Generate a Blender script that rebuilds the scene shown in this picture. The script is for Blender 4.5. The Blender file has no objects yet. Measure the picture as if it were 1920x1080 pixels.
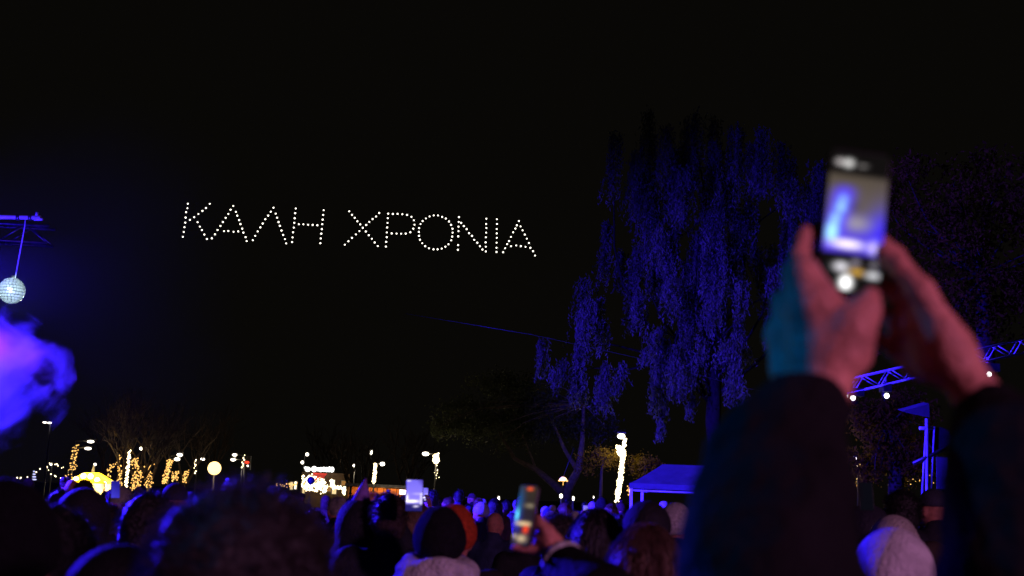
import bpy, math, random
import numpy as np
from mathutils import Vector, Matrix, Quaternion
random.seed(11); np.random.seed(11)
scn = bpy.context.scene
col = scn.collection
R = math.radians

# ------------------------------------------------------------------ camera
F_PX = 2318.0                       # focal length in pixels of the 1920 wide picture
CAM_Z, PITCH, ROLL = 1.80, 9.55, 2.5
cd = bpy.data.cameras.new('camera'); cam = bpy.data.objects.new('camera', cd); col.objects.link(cam)
cd.sensor_width = 36; cd.lens = 36 * F_PX / 1920; cd.clip_start = .05; cd.clip_end = 2000
CM = Matrix.Translation((0, 0, CAM_Z)) @ Matrix.Rotation(R(90 + PITCH), 4, 'X') @ Matrix.Rotation(R(ROLL), 4, 'Z')
cam.matrix_world = CM
cd.dof.use_dof = True; cd.dof.focus_distance = 45; cd.dof.aperture_fstop = 3.4
scn.camera = cam
# ------------------------------------------------------------------ sky (night: faint city glow, sun far below the horizon)
w = bpy.data.worlds.new('World'); scn.world = w; w.use_nodes = True
nt = w.node_tree; bg = nt.nodes['Background']
sky = nt.nodes.new('ShaderNodeTexSky'); sky.sky_type = 'NISHITA'; sky.sun_disc = False
sky.sun_elevation = R(-12); sky.sun_rotation = R(200)
mx = nt.nodes.new('ShaderNodeMix'); mx.data_type = 'RGBA'; mx.blend_type = 'ADD'; mx.inputs[0].default_value = 1
mx.inputs[7].default_value = (.0245, .0215, .0165, 1)
nt.links.new(sky.outputs[0], mx.inputs[6]); nt.links.new(mx.outputs[2], bg.inputs[0])
bg.inputs[1].default_value = .1
# ------------------------------------------------------------------ picture settings
vs = scn.view_settings; vs.view_transform = 'Standard'; vs.look = 'None'; vs.exposure = 0; vs.gamma = 1
scn.render.engine = 'CYCLES'
cy = scn.cycles; cy.use_denoising = True; cy.max_bounces = 6; cy.transparent_max_bounces = 16
cy.diffuse_bounces = 2; cy.glossy_bounces = 2; cy.transmission_bounces = 4; cy.volume_bounces = 1
cy.sample_clamp_indirect = 2; cy.caustics_reflective = False; cy.caustics_refractive = False

# ------------------------------------------------------------------ helpers
def at(px, py, y):
    """point of the place at world depth y seen at a picture position"""
    d = CM.to_3x3() @ Vector(((px - 960) / F_PX, (540 - py) / F_PX, -1))
    return Vector((0, 0, CAM_Z)) + d * (y / d.y)
def ground_z(x, y):
    t = min(max((y - 24) / 34, 0), 1); t = t * t * (3 - 2 * t)
    u = min(max((4 - x) / 22, 0), 1); u = u * u * (3 - 2 * u)
    return -1.3 * t * u
def tag(o, label=None, cat=None, group=None, kind=None):
    if label: o['label'] = label
    if cat: o['category'] = cat
    if group: o['group'] = group
    if kind: o['kind'] = kind
    return o
def empty(name, loc=(0, 0, 0), rz=0, s=1.0):
    o = bpy.data.objects.new(name, None); col.objects.link(o)
    o.location = loc; o.rotation_euler = (0, 0, rz); o.scale = (s, s, s); o.empty_display_size = .1
    return o
def mesh_arr(name, V, Fq, smooth=False):
    V = np.asarray(V, dtype=np.float32); Fq = np.asarray(Fq, dtype=np.int32)
    me = bpy.data.meshes.new(name); n = Fq.shape[1]
    me.vertices.add(len(V)); me.vertices.foreach_set('co', V.ravel())
    me.loops.add(Fq.size); me.loops.foreach_set('vertex_index', Fq.ravel())
    me.polygons.add(len(Fq)); me.polygons.foreach_set('loop_start', np.arange(0, Fq.size, n, dtype=np.int32))
    me.polygons.foreach_set('use_smooth', np.full(len(Fq), smooth))
    me.update(calc_edges=True); me.validate()
    return me
def link(name, me, mat, parent=None):
    o = bpy.data.objects.new(name, me); col.objects.link(o)
    if mat is not None and len(me.materials) == 0: me.materials.append(mat)
    if parent is not None: o.parent = parent
    return o
def frame_of(d):
    d = Vector(d).normalized(); u = Vector((0, 0, 1)) if abs(d.z) < .9 else Vector((1, 0, 0))
    a = d.cross(u).normalized(); return d, a, a.cross(d).normalized()
class MB:
    def __init__(s): s.v = []; s.f = []; s.sm = []
    def box(s, c, size, m=None):
        b = len(s.v); c = Vector(c)
        for x in (-.5, .5):
            for y in (-.5, .5):
                for z in (-.5, .5):
                    p = Vector((x * size[0], y * size[1], z * size[2]))
                    s.v.append(tuple((m @ p if m else p) + c))
        for q in ((0, 1, 3, 2), (4, 6, 7, 5), (0, 4, 5, 1), (2, 3, 7, 6), (0, 2, 6, 4), (1, 5, 7, 3)):
            s.f.append(tuple(b + i for i in q)); s.sm.append(False)
        return s
    def tube(s, pts, rad, n=8, caps=True):
        pts = [Vector(p) for p in pts]
        if not isinstance(rad, (list, tuple)): rad = [rad] * len(pts)
        b = len(s.v)
        _, A, B = frame_of(pts[-1] - pts[0] if (pts[-1] - pts[0]).length > 1e-6 else pts[1] - pts[0])
        for i, p in enumerate(pts):
            d = (pts[min(i + 1, len(pts) - 1)] - pts[max(i - 1, 0)])
            d = d.normalized() if d.length > 1e-9 else Vector((0, 0, 1))
            a = (A - d * A.dot(d)); a = a.normalized() if a.length > 1e-4 else frame_of(d)[1]
            bb = d.cross(a)
            for k in range(n):
                t = 2 * math.pi * k / n
                s.v.append(tuple(p + (a * math.cos(t) + bb * math.sin(t)) * rad[i]))
        for i in range(len(pts) - 1):
            for k in range(n):
                s.f.append((b + i * n + k, b + i * n + (k + 1) % n, b + (i + 1) * n + (k + 1) % n, b + (i + 1) * n + k)); s.sm.append(True)
        if caps:
            s.f.append(tuple(b + k for k in range(n))[::-1]); s.sm.append(False)
            s.f.append(tuple(b + (len(pts) - 1) * n + k for k in range(n))); s.sm.append(False)
        return s
    def ball(s, c, r, nu=12, nv=8, smooth=True):
        c = Vector(c); r = r if isinstance(r, (tuple, list)) else (r, r, r); b = len(s.v)
        for j in range(nv + 1):
            a = math.pi * j / nv
            for i in range(nu):
                t = 2 * math.pi * i / nu
                s.v.append((c.x + r[0] * math.sin(a) * math.cos(t), c.y + r[1] * math.sin(a) * math.sin(t), c.z + r[2] * math.cos(a)))
        for j in range(nv):
            for i in range(nu):
                s.f.append((b + j * nu + i, b + (j + 1) * nu + i, b + (j + 1) * nu + (i + 1) % nu, b + j * nu + (i + 1) % nu)); s.sm.append(smooth)
        return s
    def poly(s, pts):
        b = len(s.v); s.v += [tuple(p) for p in pts]; s.f.append(tuple(range(b, b + len(pts)))); s.sm.append(False); return s
    def mesh(s, name):
        me = bpy.data.meshes.new(name); me.from_pydata(s.v, [], s.f); me.update()
        me.polygons.foreach_set('use_smooth', s.sm); return me
    def build(s, name, mat, parent=None): return link(name, s.mesh(name), mat, parent)

# ------------------------------------------------------------------ materials (all procedural)
def mat(name, color, rough=.7, spec=.3, metal=0, nscale=8, namt=.35, bump=0, objcol=False, trans=0, bscale=None):
    m = bpy.data.materials.new(name); m.use_nodes = True; t = m.node_tree; N = t.nodes; L = t.links
    p = N['Principled BSDF']; p.inputs['Roughness'].default_value = rough
    p.inputs['Specular IOR Level'].default_value = spec; p.inputs['Metallic'].default_value = metal
    tc = N.new('ShaderNodeTexCoord'); no = N.new('ShaderNodeTexNoise'); no.inputs['Scale'].default_value = nscale; no.inputs['Detail'].default_value = 5
    L.new(tc.outputs['Object'], no.inputs['Vector'])
    mr = N.new('ShaderNodeMapRange'); mr.inputs[1].default_value = .3; mr.inputs[2].default_value = .7
    mr.inputs[3].default_value = 1 - namt; mr.inputs[4].default_value = 1 + namt; L.new(no.outputs[0], mr.inputs[0])
    mu = N.new('ShaderNodeMix'); mu.data_type = 'RGBA'; mu.blend_type = 'MULTIPLY'; mu.inputs[0].default_value = 1
    if objcol:
        oi = N.new('ShaderNodeObjectInfo'); L.new(oi.outputs['Color'], mu.inputs[6])
    else: mu.inputs[6].default_value = (*color, 1)
    L.new(mr.outputs[0], mu.inputs[7]); L.new(mu.outputs[2], p.inputs['Base Color'])
    if trans:
        tr = N.new('ShaderNodeBsdfTranslucent'); L.new(mu.outputs[2], tr.inputs[0]); ms = N.new('ShaderNodeMixShader'); ms.inputs[0].default_value = trans
        L.new(p.outputs[0], ms.inputs[1]); L.new(tr.outputs[0], ms.inputs[2]); L.new(ms.outputs[0], N['Material Output'].inputs[0])
    if bump:
        n2 = N.new('ShaderNodeTexNoise'); n2.inputs['Scale'].default_value = bscale or nscale * 6; n2.inputs['Detail'].default_value = 4; L.new(tc.outputs['Object'], n2.inputs['Vector'])
        b = N.new('ShaderNodeBump'); b.inputs['Strength'].default_value = bump; b.inputs['Distance'].default_value = .02; L.new(n2.outputs[0], b.inputs['Height']); L.new(b.outputs[0], p.inputs['Normal'])
    return m
def glow(name, color, strength):
    m = bpy.data.materials.new(name); m.use_nodes = True; t = m.node_tree
    for n in list(t.nodes):
        if n.type != 'OUTPUT_MATERIAL': t.nodes.remove(n)
    e = t.nodes.new('ShaderNodeEmission'); e.inputs[0].default_value = (*color, 1); e.inputs[1].default_value = strength
    t.links.new(e.outputs[0], t.nodes['Material Output'].inputs[0]); m.cycles.emission_sampling = 'NONE'
    return m
M = dict(
    ground=mat('ground_asphalt', (.05, .05, .05), .9, nscale=.6, bump=.4, bscale=30),
    skin=mat('skin', (.50, .20, .14), .5, .35, nscale=40, namt=.22, bump=.4, bscale=120),
    coat=mat('coat_fabric', (0, 0, 0), .75, .25, nscale=14, namt=.3, bump=.5, bscale=70, objcol=True),
    trousers=mat('trouser_fabric', (.02, .02, .025), .85, .2, nscale=20, bump=.2),
    shoes=mat('shoe_leather', (.03, .025, .02), .5, .4),
    hair=mat('hair', (0, 0, 0), .45, .5, nscale=30, namt=.4, bump=.8, bscale=90, objcol=True),
    strand=mat('hair_strand', (0, 0, 0), .5, .4, nscale=30, namt=.4, objcol=True, trans=.55),
    matte=mat('matte_coat', (.0045, .004, .0045), .85, .12, nscale=14, namt=.4, bump=.8, bscale=45),
    knit=mat('knit_wool', (0, 0, 0), .95, .1, nscale=60, namt=.3, bump=1, bscale=120, objcol=True),
    fleece=mat('white_fleece', (.50, .50, .47), .95, .1, nscale=14, namt=.3, bump=.9, bscale=60),
    metal=mat('dark_metal', (.10, .10, .10), .45, .5, .8),
    alu=mat('aluminium_tube', (.6, .6, .62), .45, .5, .2, namt=.15),
    black=mat('black_plastic', (.015, .015, .016), .4, .4),
    bark=mat('bark', (.05, .036, .027), .9, .2, nscale=9, bump=.8),
    bark_pale=mat('pale_bark', (.22, .17, .13), .85, .2, nscale=7, bump=.6),
    leaf=mat('hanging_leaves', (.10, .12, .055), .55, .35, nscale=.9, namt=.5, trans=.35),
    bark_dark=mat('dark_bark', (.018, .014, .012), .95, .05, nscale=9, bump=.8),
    leaf_brown=mat('autumn_leaves', (.13, .085, .008), .95, .02, nscale=1.5, namt=.5, trans=.3),
    canvas_dark=mat('dark_canvas', (.10, .10, .11), .8, .2, nscale=3, namt=.2, bump=.2),
    tent=mat('tent_canvas', (.11, .11, .12), .8, .2, nscale=3, namt=.2, bump=.3, trans=.15),
    yellow=mat('yellow_canvas', (.85, .62, .03), .8, .2, nscale=3, namt=.08, trans=.5),
    cream=mat('cream_canvas', (.8, .72, .5), .8, .2, nscale=3, namt=.1, trans=.4),
    redcloth=mat('red_awning', (.75, .04, .02), .8, .2, nscale=3, namt=.1, trans=.3),
    wood=mat('orange_wood', (.40, .16, .04), .7, .3, nscale=5, namt=.3, bump=.3),
    balloon=mat('balloon_foil', (.05, .05, .22), .2, .6, .4),
    mirror=mat('mirror_tile', (.9, .9, .92), .16, .6, .7, namt=.03),
    drone_l=glow('drone_light', (1, .93, .80), 3.2),
    bulb=glow('warm_bulb', (1, .52, .13), 1.9),
    bulb_w=glow('bright_bulb', (1, .80, .45), 6.0),
    lamp=glow('lamp_lens', (1, .90, .72), 6),
    globe=glow('globe_lamp', (1, .66, .24), 3.2),
    white=glow('white_led', (1, 1, 1), 5), red=glow('red_led', (1, .05, .02), 1.6), sign=glow('sign_letters', (1, .99, .96), 3),
    window=glow('lit_shop_window', (1, .72, .34), 1.1),
)
def spot(name, loc, target, color, power, size, blend=.4, rad=.15, parent=None):
    l = bpy.data.lights.new(name, 'SPOT'); l.energy = power; l.color = color; l.spot_size = R(size); l.spot_blend = blend; l.shadow_soft_size = rad
    o = bpy.data.objects.new(name, l); col.objects.link(o)
    d = (Vector(target) - Vector(loc)); o.matrix_world = Matrix.Translation(loc) @ d.to_track_quat('-Z', 'Y').to_matrix().to_4x4()
    return o
def point(name, loc, color, power, rad=.15):
    l = bpy.data.lights.new(name, 'POINT'); l.energy = power; l.color = color; l.shadow_soft_size = rad
    o = bpy.data.objects.new(name, l); col.objects.link(o); o.location = loc
    return o

# ================================================================== THE SETTING
nx = 60; xs = np.linspace(-220, 220, nx + 1); ys = np.concatenate([np.linspace(-40, 80, 41), np.linspace(90, 700, 20)])
V = [(x, y, ground_z(x, y)) for y in ys for x in xs]
Fq = [(j * (nx + 1) + i, j * (nx + 1) + i + 1, (j + 1) * (nx + 1) + i + 1, (j + 1) * (nx + 1) + i) for j in range(len(ys) - 1) for i in range(nx)]
tag(link('ground', mesh_arr('ground', V, Fq, True), M['ground']), kind='structure')

# ================================================================== STAGE LIGHTING (left of the picture) AND SMOKE
BLUE = (.028, .010, 1.0); TEAL = (.0, .20, .80); PURPLE = (.50, .008, .75); PINK = (1.0, .38, .88)
def stage_spotlight(loc, target, color, power, size, label, blend=.4, rad=.15, stand=True):
    t = empty('stage_spotlight', loc)
    d = (Vector(target) - Vector(loc)).normalized(); rot = d.to_track_quat('-Z', 'Y').to_matrix()
    h = MB().tube([rot @ Vector((0, 0, .36)), rot @ Vector((0, 0, .30)), rot @ Vector((0, 0, .08)), rot @ Vector((0, 0, .02))], [.07, .13, .15, .16], 14, True); h.build('housing', M['black'], t)
    y = MB()
    y.tube([rot @ Vector((-.2, 0, .2)), Vector((-.2, 0, .42)), Vector((.2, 0, .42)), rot @ Vector((.2, 0, .2))], .018, 6); y.build('yoke', M['metal'], t)
    if stand:
        g = ground_z(loc[0], loc[1]) - loc[2]
        MB().tube([(0, 0, .42), (0, .05, .5), (0, .3, .5), (0, .3, g)], .03, 8).build('stand', M['metal'], t)
    l = spot('beam', Vector(loc) + d * .02, target, color, power, size, blend, rad)
    l.parent = t; l.matrix_parent_inverse = Matrix.Translation(loc).inverted()
    tag(t, label, 'spotlight', 'stage spotlights'); return t
stage_spotlight((-12.5, 17, 6.0), (9, 25, 1.6), BLUE, 110000, 90, 'black blue-beam spotlight on a stand sweeping the far side of the crowd', .5)
stage_spotlight((-11, 16.5, 5.6), (-1.3, 6, 1.2), BLUE, 36000, 15, 'black blue-beam spotlight on a stand aimed at the middle of the crowd', .35)
stage_spotlight((-11.4, 16.2, 5.6), (-2.2, 4, .2), BLUE, 30000, 16.4, 'black blue-beam spotlight on a stand aimed at the nearest heads', .12)
stage_spotlight((-12.6, 24.5, 6.0), (7.2, 46, 5.6), BLUE, 120000, 42, 'black blue-beam spotlight on a stand aimed at the tall weeping tree', 1.0)
stage_spotlight((-8.0, 3.6, 6.8), (.26, 1.38, 1.72), TEAL, 2800, 5.0, 'small black teal-beam spotlight aimed at the raised phone', .8, .05)
stage_spotlight((-11.6, 20.6, 3.4), (-8.6, 22, 3.3), BLUE, 2600, 90, 'black blue-beam spotlight shining through the stage smoke', .5)
stage_spotlight((-10.9, 21.0, 4.9), at(20, 650, 22), PURPLE, 1800, 22, 'black purple-beam spotlight shining into the stage smoke', .9)
stage_spotlight((5.4, -4.6, 3.9), (1.0, 3.5, 1.6), PINK, 1650, 62, 'black pink-beam floodlight on a stand behind the audience', .6, .3)

def smoke_volume(name, c, r, density, label, thresh=.0, nscale=1.1, namt=1.4, edge=.5):
    o = MB().ball((0, 0, 0), 1, 20, 12).build(name, None); o.location = c; o.scale = r
    m = bpy.data.materials.new(name); m.use_nodes = True; t = m.node_tree; N = t.nodes; L = t.links
    for n in list(N):
        if n.type != 'OUTPUT_MATERIAL': N.remove(n)
    v = N.new('ShaderNodeVolumePrincipled'); v.inputs['Color'].default_value = (.9, .9, .95, 1); v.inputs['Anisotropy'].default_value = .1
    tc = N.new('ShaderNodeTexCoord'); ln = N.new('ShaderNodeVectorMath'); ln.operation = 'LENGTH'; L.new(tc.outputs['Object'], ln.inputs[0])
    no = N.new('ShaderNodeTexNoise'); no.inputs['Scale'].default_value = nscale; no.inputs['Detail'].default_value = 4; no.inputs['Roughness'].default_value = .55; no.inputs['Distortion'].default_value = .6
    L.new(tc.outputs['Object'], no.inputs['Vector'])
    a = N.new('ShaderNodeMath'); a.operation = 'MULTIPLY_ADD'; a.inputs[1].default_value = namt; a.inputs[2].default_value = -namt * .5; L.new(no.outputs[0], a.inputs[0])
    b = N.new('ShaderNodeMath'); b.operation = 'SUBTRACT'; L.new(a.outputs[0], b.inputs[0]); L.new(ln.outputs['Value'], b.inputs[1])
    mr = N.new('ShaderNodeMapRange'); mr.inputs[1].default_value = -1 + thresh; mr.inputs[2].default_value = -1 + thresh + edge; mr.inputs[3].default_value = 0; mr.inputs[4].default_value = density
    mr.interpolation_type = 'SMOOTHSTEP'
    L.new(b.outputs[0], mr.inputs[0]); L.new(mr.outputs[0], v.inputs['Density']); L.new(v.outputs[0], N['Material Output'].inputs['Volume'])
    o.data.materials.append(m); tag(o, label, 'smoke', kind='stuff'); return o
smoke_volume('stage_smoke', at(-40, 705, 22), (1.75, 1.3, 1.55), 2.6, 'billowing stage smoke lit blue and purple', .28, 1.6, 2.0, .75)
smoke_volume('stage_smoke_veil', at(-260, 560, 24), (8, 4.5, 7.0), .002, 'thin smoke veil drifting around the stage', .0, 1.2, .5, 1.0)

# overhead boom with the mirror ball (24 m away)
YB = 24.0
t = empty('lighting_boom', at(40, 405, YB))
o0 = t.location.copy(); P = lambda px, py, y=YB: at(px, py, y) - o0
MB().tube([P(-160, 404), P(76, 408)], .045, 10).build('boom_tube', M['alu'], t)
for px in (34, 57): MB().tube([P(px - 3, 408), P(px + 3, 408)], .06, 10).build('clamp', M['metal'], t)
b = MB(); b.tube([P(68, 410), P(70, 398)], .035, 8); b.tube([P(64, 411), P(80, 411)], .03, 8); b.build('end_bracket', M['alu'], t)
tag(t, 'blue lit metal tube boom holding the mirror ball above the stage', 'boom')
t = empty('lighting_truss', at(0, 440, YB + 1.5)); o0 = t.location.copy()
def truss(t, A, B, wd, n, mat_, names=('chord', 'brace')):
    A, B = Vector(A), Vector(B); d, a, b = frame_of(B - A); up = b if b.z > 0 else -b
    corners = [up * wd * .5 + a * wd * .5, up * wd * .5 - a * wd * .5, -up * wd * .5 + a * wd * .5, -up * wd * .5 - a * wd * .5]
    for c in corners: MB().tube([A + c, B + c], wd * .085, 8).build(names[0], mat_, t)
    for i in range(n):
        p, q = A.lerp(B, i / n), A.lerp(B, (i + 1) / n)
        for (u, v) in ((0, 2), (1, 3), (0, 1), (2, 3)):
            MB().tube([p + corners[u if i % 2 else v], q + corners[v if i % 2 else u]], wd * .045, 6).build(names[1], mat_, t)
truss(t, P(-170, 428, YB + 1.5), P(96, 443, YB + 1.5), .36, 6, M['metal'])
tag(t, 'dark square lattice truss behind the blue boom', 'truss')
# mirror ball
t = empty('mirror_ball', at(22, 545, YB)); rb = .25; nb = 13
core = MB().ball((0, 0, 0), rb * .97, 20, 12).build('ball_core', M['black'], t)
tile = None
for j in range(nb):
    a = math.pi * (j + .5) / nb; k = max(3, int(2 * nb * math.sin(a)))
    for i in range(k):
        ph = 2 * math.pi * i / k
        n = Vector((math.sin(a) * math.cos(ph), math.sin(a) * math.sin(ph), math.cos(a)))
        if tile is None:
            tile = MB().box((0, 0, 0), (.052, .048, .008)).mesh('mirror_tile'); tile.materials.append(M['mirror'])
        o = link('mirror_tile', tile, None, t); o.location = n * rb
        q = n.to_track_quat('Z', 'Y'); q = q @ Quaternion((1, 0, 0), random.uniform(-.12, .12)) @ Quaternion((0, 1, 0), random.uniform(-.12, .12))
        o.rotation_mode = 'QUATERNION'; o.rotation_quaternion = q
b = MB(); top = at(48, 408, YB) - t.location
b.tube([(0.04, 0, rb - .01), top.lerp(Vector((0, 0, rb)), .15) + Vector((.02, 0, 0)), top], .012, 6); b.build('hanging_cable', M['alu'], t)
MB().tube([(0, 0, rb - .01), (0, 0, rb + .05)], .035, 10).build('cap', M['metal'], t)
tag(t, 'glittering mirror ball hanging on a cable below the blue boom', 'mirror ball')
stage_spotlight((-5.6, 8, 3.6), at(26, 552, YB), (.62, .90, 1), 48000, 3.0, 'small black white-beam spotlight aimed up at the mirror ball', .5, .05)

stage_spotlight((-10.6, 20.8, 3.9), at(20, 415, YB), BLUE, 5000, 34, 'small black blue-beam spotlight aimed up at the boom', .8)
# ================================================================== DRONES WRITING IN THE SKY
DR = {
 'K': (1, [(172,116),(168,162),(155,201),(150,255),(146,305),(138,351),(131,399),(122,447),(192,277),(236,251),(278,219),(318,188),(353,159),(391,117),(269,301),(292,345),(312,380),(337,424),(362,468)], 'letter K'),
 'A1': (1, [(627,139),(599,176),(577,218),(550,258),(522,299),(498,339),(469,379),(443,422),(412,462),(652,197),(666,235),(685,280),(698,320),(715,365),(727,405),(749,450),(760,490),(534,391),(577,389),(629,397),(675,393)], 'crossed A next to the K'),
 'L': (1, [(1028,156),(1001,196),(975,235),(947,271),(921,314),(897,353),(870,393),(846,437),(821,481),(1050,215),(1064,256),(1079,299),(1092,337),(1108,384),(1125,428),(1143,470),(1155,513)], 'open lambda without a crossbar'),
 'H': (1, [(1251,164),(1245,211),(1240,261),(1236,307),(1231,355),(1224,402),(1219,453),(1214,500),(1282,321),(1327,322),(1374,326),(1420,328),(1467,331),(1530,181),(1525,228),(1520,275),(1516,321),(1511,370),(1506,415),(1501,463),(1497,511)], 'letter H ending the first word'),
 'X': (2, [(75,182),(101,215),(127,243),(152,276),(179,306),(203,338),(232,373),(260,408),(289,442),(316,477),(345,511),(359,198),(329,231),(296,255),(265,282),(236,311),(171,369),(138,401),(101,434),(67,466),(33,498)], 'letter X starting the second word'),
 'P': (2, [(444,204),(440,247),(438,292),(434,335),(431,382),(430,427),(425,471),(422,516),(488,207),(533,206),(578,210),(623,216),(664,235),(687,267),(693,309),(682,346),(654,380),(477,391),(523,393),(566,394),(610,393)], 'letter P between X and O'),
 'O': (2, [(875,221),(916,221),(955,235),(990,250),(1020,278),(1040,310),(1053,347),(1054,384),(1050,421),(1041,457),(1015,494),(986,517),(951,535),(912,542),(873,542),(830,532),(795,512),(767,484),(745,451),(736,414),(734,377),(737,341),(750,303),(770,274),(801,250),(836,231)], 'round letter O'),
 'N': (2, [(1114,237),(1112,282),(1110,327),(1110,370),(1107,419),(1106,502),(1104,546),(1135,291),(1160,322),(1187,350),(1210,389),(1238,414),(1259,452),(1288,479),(1313,513),(1337,544),(1374,252),(1372,302),(1374,340),(1372,384),(1369,428),(1367,476),(1369,517),(1369,562)], 'letter N'),
 'I': (2, [(1474,257),(1475,302),(1472,350),(1472,391),(1473,433),(1471,479),(1470,527),(1470,567)], 'single upright letter I'),
 'A2': (2, [(1682,274),(1663,314),(1649,345),(1628,381),(1607,424),(1589,463),(1571,493),(1552,532),(1533,570),(1698,325),(1717,362),(1738,402),(1757,441),(1777,482),(1791,528),(1816,560),(1835,601),(1608,513),(1657,505),(1700,512),(1745,518)], 'last letter A after the I'),
}
fr = MB(); fr.box((0, 0, .12), (.16, .16, .07))
for i in range(4):
    a = math.pi / 4 + i * math.pi / 2; e = Vector((math.cos(a) * .24, math.sin(a) * .24, .14))
    fr.tube([(0, 0, .12), e], .012, 5); fr.tube([e, e + Vector((0, 0, .05))], .02, 6)
    fr.box(e + Vector((0, 0, .055)), (.2, .018, .005), Matrix.Rotation(a + i, 3, 'Z'))
frame_me = fr.mesh('drone_frame'); frame_me.materials.append(M['black'])
light_me = MB().ball((0, 0, -.02), .165, 10, 8).mesh('drone_light'); light_me.materials.append(M['drone_l'])
for key, (reg, pts, desc) in DR.items():
    for (X, Y) in pts:
        px, py = (320 + X / 5.3333, 360 + Y / 5.3333) if reg == 1 else (640 + X / 5.0526, 360 + Y / 5.0526)
        d = link('drone', frame_me, None); d.location = at(px, py, 250)
        lo = link('drone_light', light_me, None, d); d.scale = (random.uniform(.88, 1.1),) * 3; d.rotation_euler = (0, 0, random.uniform(0, 3))
        tag(d, 'glowing white drone in the %s of the sky text' % desc, 'drone', 'drones writing letters in the night sky')

# ================================================================== TREES
def leaves(name, C, D, L, W, mat_, parent, fold=.25):
    """leaf sized quads: centres C, long axis D, length L, width W (numpy arrays)"""
    n = len(C); rnd = np.random.normal(size=(n, 3)); S = np.cross(D, rnd); S /= np.linalg.norm(S, axis=1, keepdims=True) + 1e-9
    L = np.asarray(L).reshape(-1, 1); W = np.asarray(W).reshape(-1, 1)
    a = C - D * L * .5; c = C + D * L * .5; Nn = np.cross(S, D)
    b = C - D * L * .08 + S * W * .5 + Nn * W * fold; d = C - D * L * .08 - S * W * .5 + Nn * W * fold
    V = np.stack([a, b, c, d], 1).reshape(-1, 3); Fq = np.arange(n * 4).reshape(n, 4)
    return link(name, mesh_arr(name, V, Fq), mat_, parent)
def limb(mb, p, q, r0, r1, bend=.12, n=6, sides=7):
    p, q = Vector(p), Vector(q); L = (q - p).length
    off = Vector((random.uniform(-1, 1), random.uniform(-1, 1), random.uniform(-.3, .6))) * L * bend
    pts = [p.lerp(q, i / n) + off * math.sin(math.pi * i / n) + Vector([random.uniform(-1, 1) * L * .012 for _ in range(3)]) * (0 < i < n) for i in range(n + 1)]
    mb.tube(pts, [r0 + (r1 - r0) * i / n for i in range(n + 1)], sides); return pts
def unit(v): return v / (np.linalg.norm(v, axis=-1, keepdims=True) + 1e-9)

def weeping_tree(base, tufts, label, per=20, leaf=(.17, .05), step=.05, trunk_top=None, rt=.38, mt='leaf', bark='bark_dark'):
    base = Vector(base); t = empty('weeping_tree', base); tb = MB()
    tt = trunk_top - base
    limb(tb, (0, 0, -.1), tt, rt, rt * .55, .05, 8, 10)
    cr = [Vector(p) - base for p, _, _ in tufts]
    bb = MB()
    for i, c in enumerate(cr):
        if i % 7 == 0: limb(bb, tt * random.uniform(.55, 1), c, rt * .20, .015, .16, 8, 5)
    tb.build('trunk', M[bark], t); bb.build('limbs', M[bark], t)
    C = []; D = []
    for (p, rad, ln) in tufts:
        p = np.array(Vector(p) - base)
        for s in range(per):
            o = np.random.normal(size=3) * rad * np.array([.5, .5, .35]); l = ln * random.uniform(.45, 1.15)
            n = int(l / step); u = np.linspace(0, 1, n); sw = np.random.normal(size=2) * .12 * l
            x = p[0] + o[0] * (1 + .3 * u) + sw[0] * u ** 2; y = p[1] + o[1] * (1 + .3 * u) + sw[1] * u ** 2; z = p[2] + o[2] - l * u
            c = np.stack([x, y, z], 1) + np.random.normal(size=(n, 3)) * .045; C.append(c)
            d = np.random.normal(size=(n, 3)) * .55; d[:, 2] -= 1.0; D.append(unit(d))
    C = np.concatenate(C); D = np.concatenate(D); n = len(C)
    leaves('crown', C, D, leaf[0] * np.random.uniform(.6, 1.3, n), leaf[1] * np.random.uniform(.7, 1.4, n), M[mt], t)
    tag(t, label, 'tree'); return t
YW = 46.0
tufts = []
cols = [  # (px of a hanging column, top py, bottom py, spread px, density)
 (1185,250,420,22,5),(1215,225,520,26,8),(1250,235,470,24,6),(1290,215,430,26,7),(1330,225,460,24,6),(1370,240,470,26,6),(1165,420,560,16,3),
 (1195,470,640,20,5),(1235,420,600,22,5),(1270,430,640,24,7),(1310,400,640,28,9),(1345,430,620,24,7),(1385,400,600,24,7),(1420,380,560,22,6),(1455,420,600,22,5),
 (1110,535,690,20,5),(1140,560,660,16,3),(1090,580,650,10,2),(1215,620,700,16,3),(1240,610,790,16,7),(1262,640,760,12,5),(1240,770,835,6,2),(1290,600,760,20,7),(1322,640,700,14,3),
 (1355,590,700,20,5),(1370,640,760,13,6),(1300,740,790,7,2),(1395,600,690,14,4),(1045,650,740,18,4),(1080,660,770,16,4),(1130,680,780,14,4),(1165,690,740,12,2),(1440,560,680,18,4),
 (1480,470,640,20,4),(1510,300,520,30,5),(1470,280,430,26,5),(1425,250,390,24,5),(1560,330,560,30,5),(1610,400,600,30,5)]
for (px, y0, y1, sp, dn) in cols:
    for i in range(max(2, int(dn * .8))):
        py = y0 + (y1 - y0) * (i / max(2, int(dn * .8))) * .85 + random.uniform(-10, 10)
        yy = YW + random.uniform(-3.0, 3.0); k = yy / F_PX
        ln = max(.5, min(2.8, (y1 - py) * k * random.uniform(.55, 1.0)))
        tufts.append((at(px + random.gauss(0, sp * .6), py, yy), sp * k * .62, ln))
wb = at(1345, 960, YW + 1); wb.z = ground_z(wb.x, wb.y)
weeping_tree(wb, tufts, 'tall weeping tree with long hanging foliage lit blue by the stage', trunk_top=at(1325, 560, YW + 1))

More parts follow.
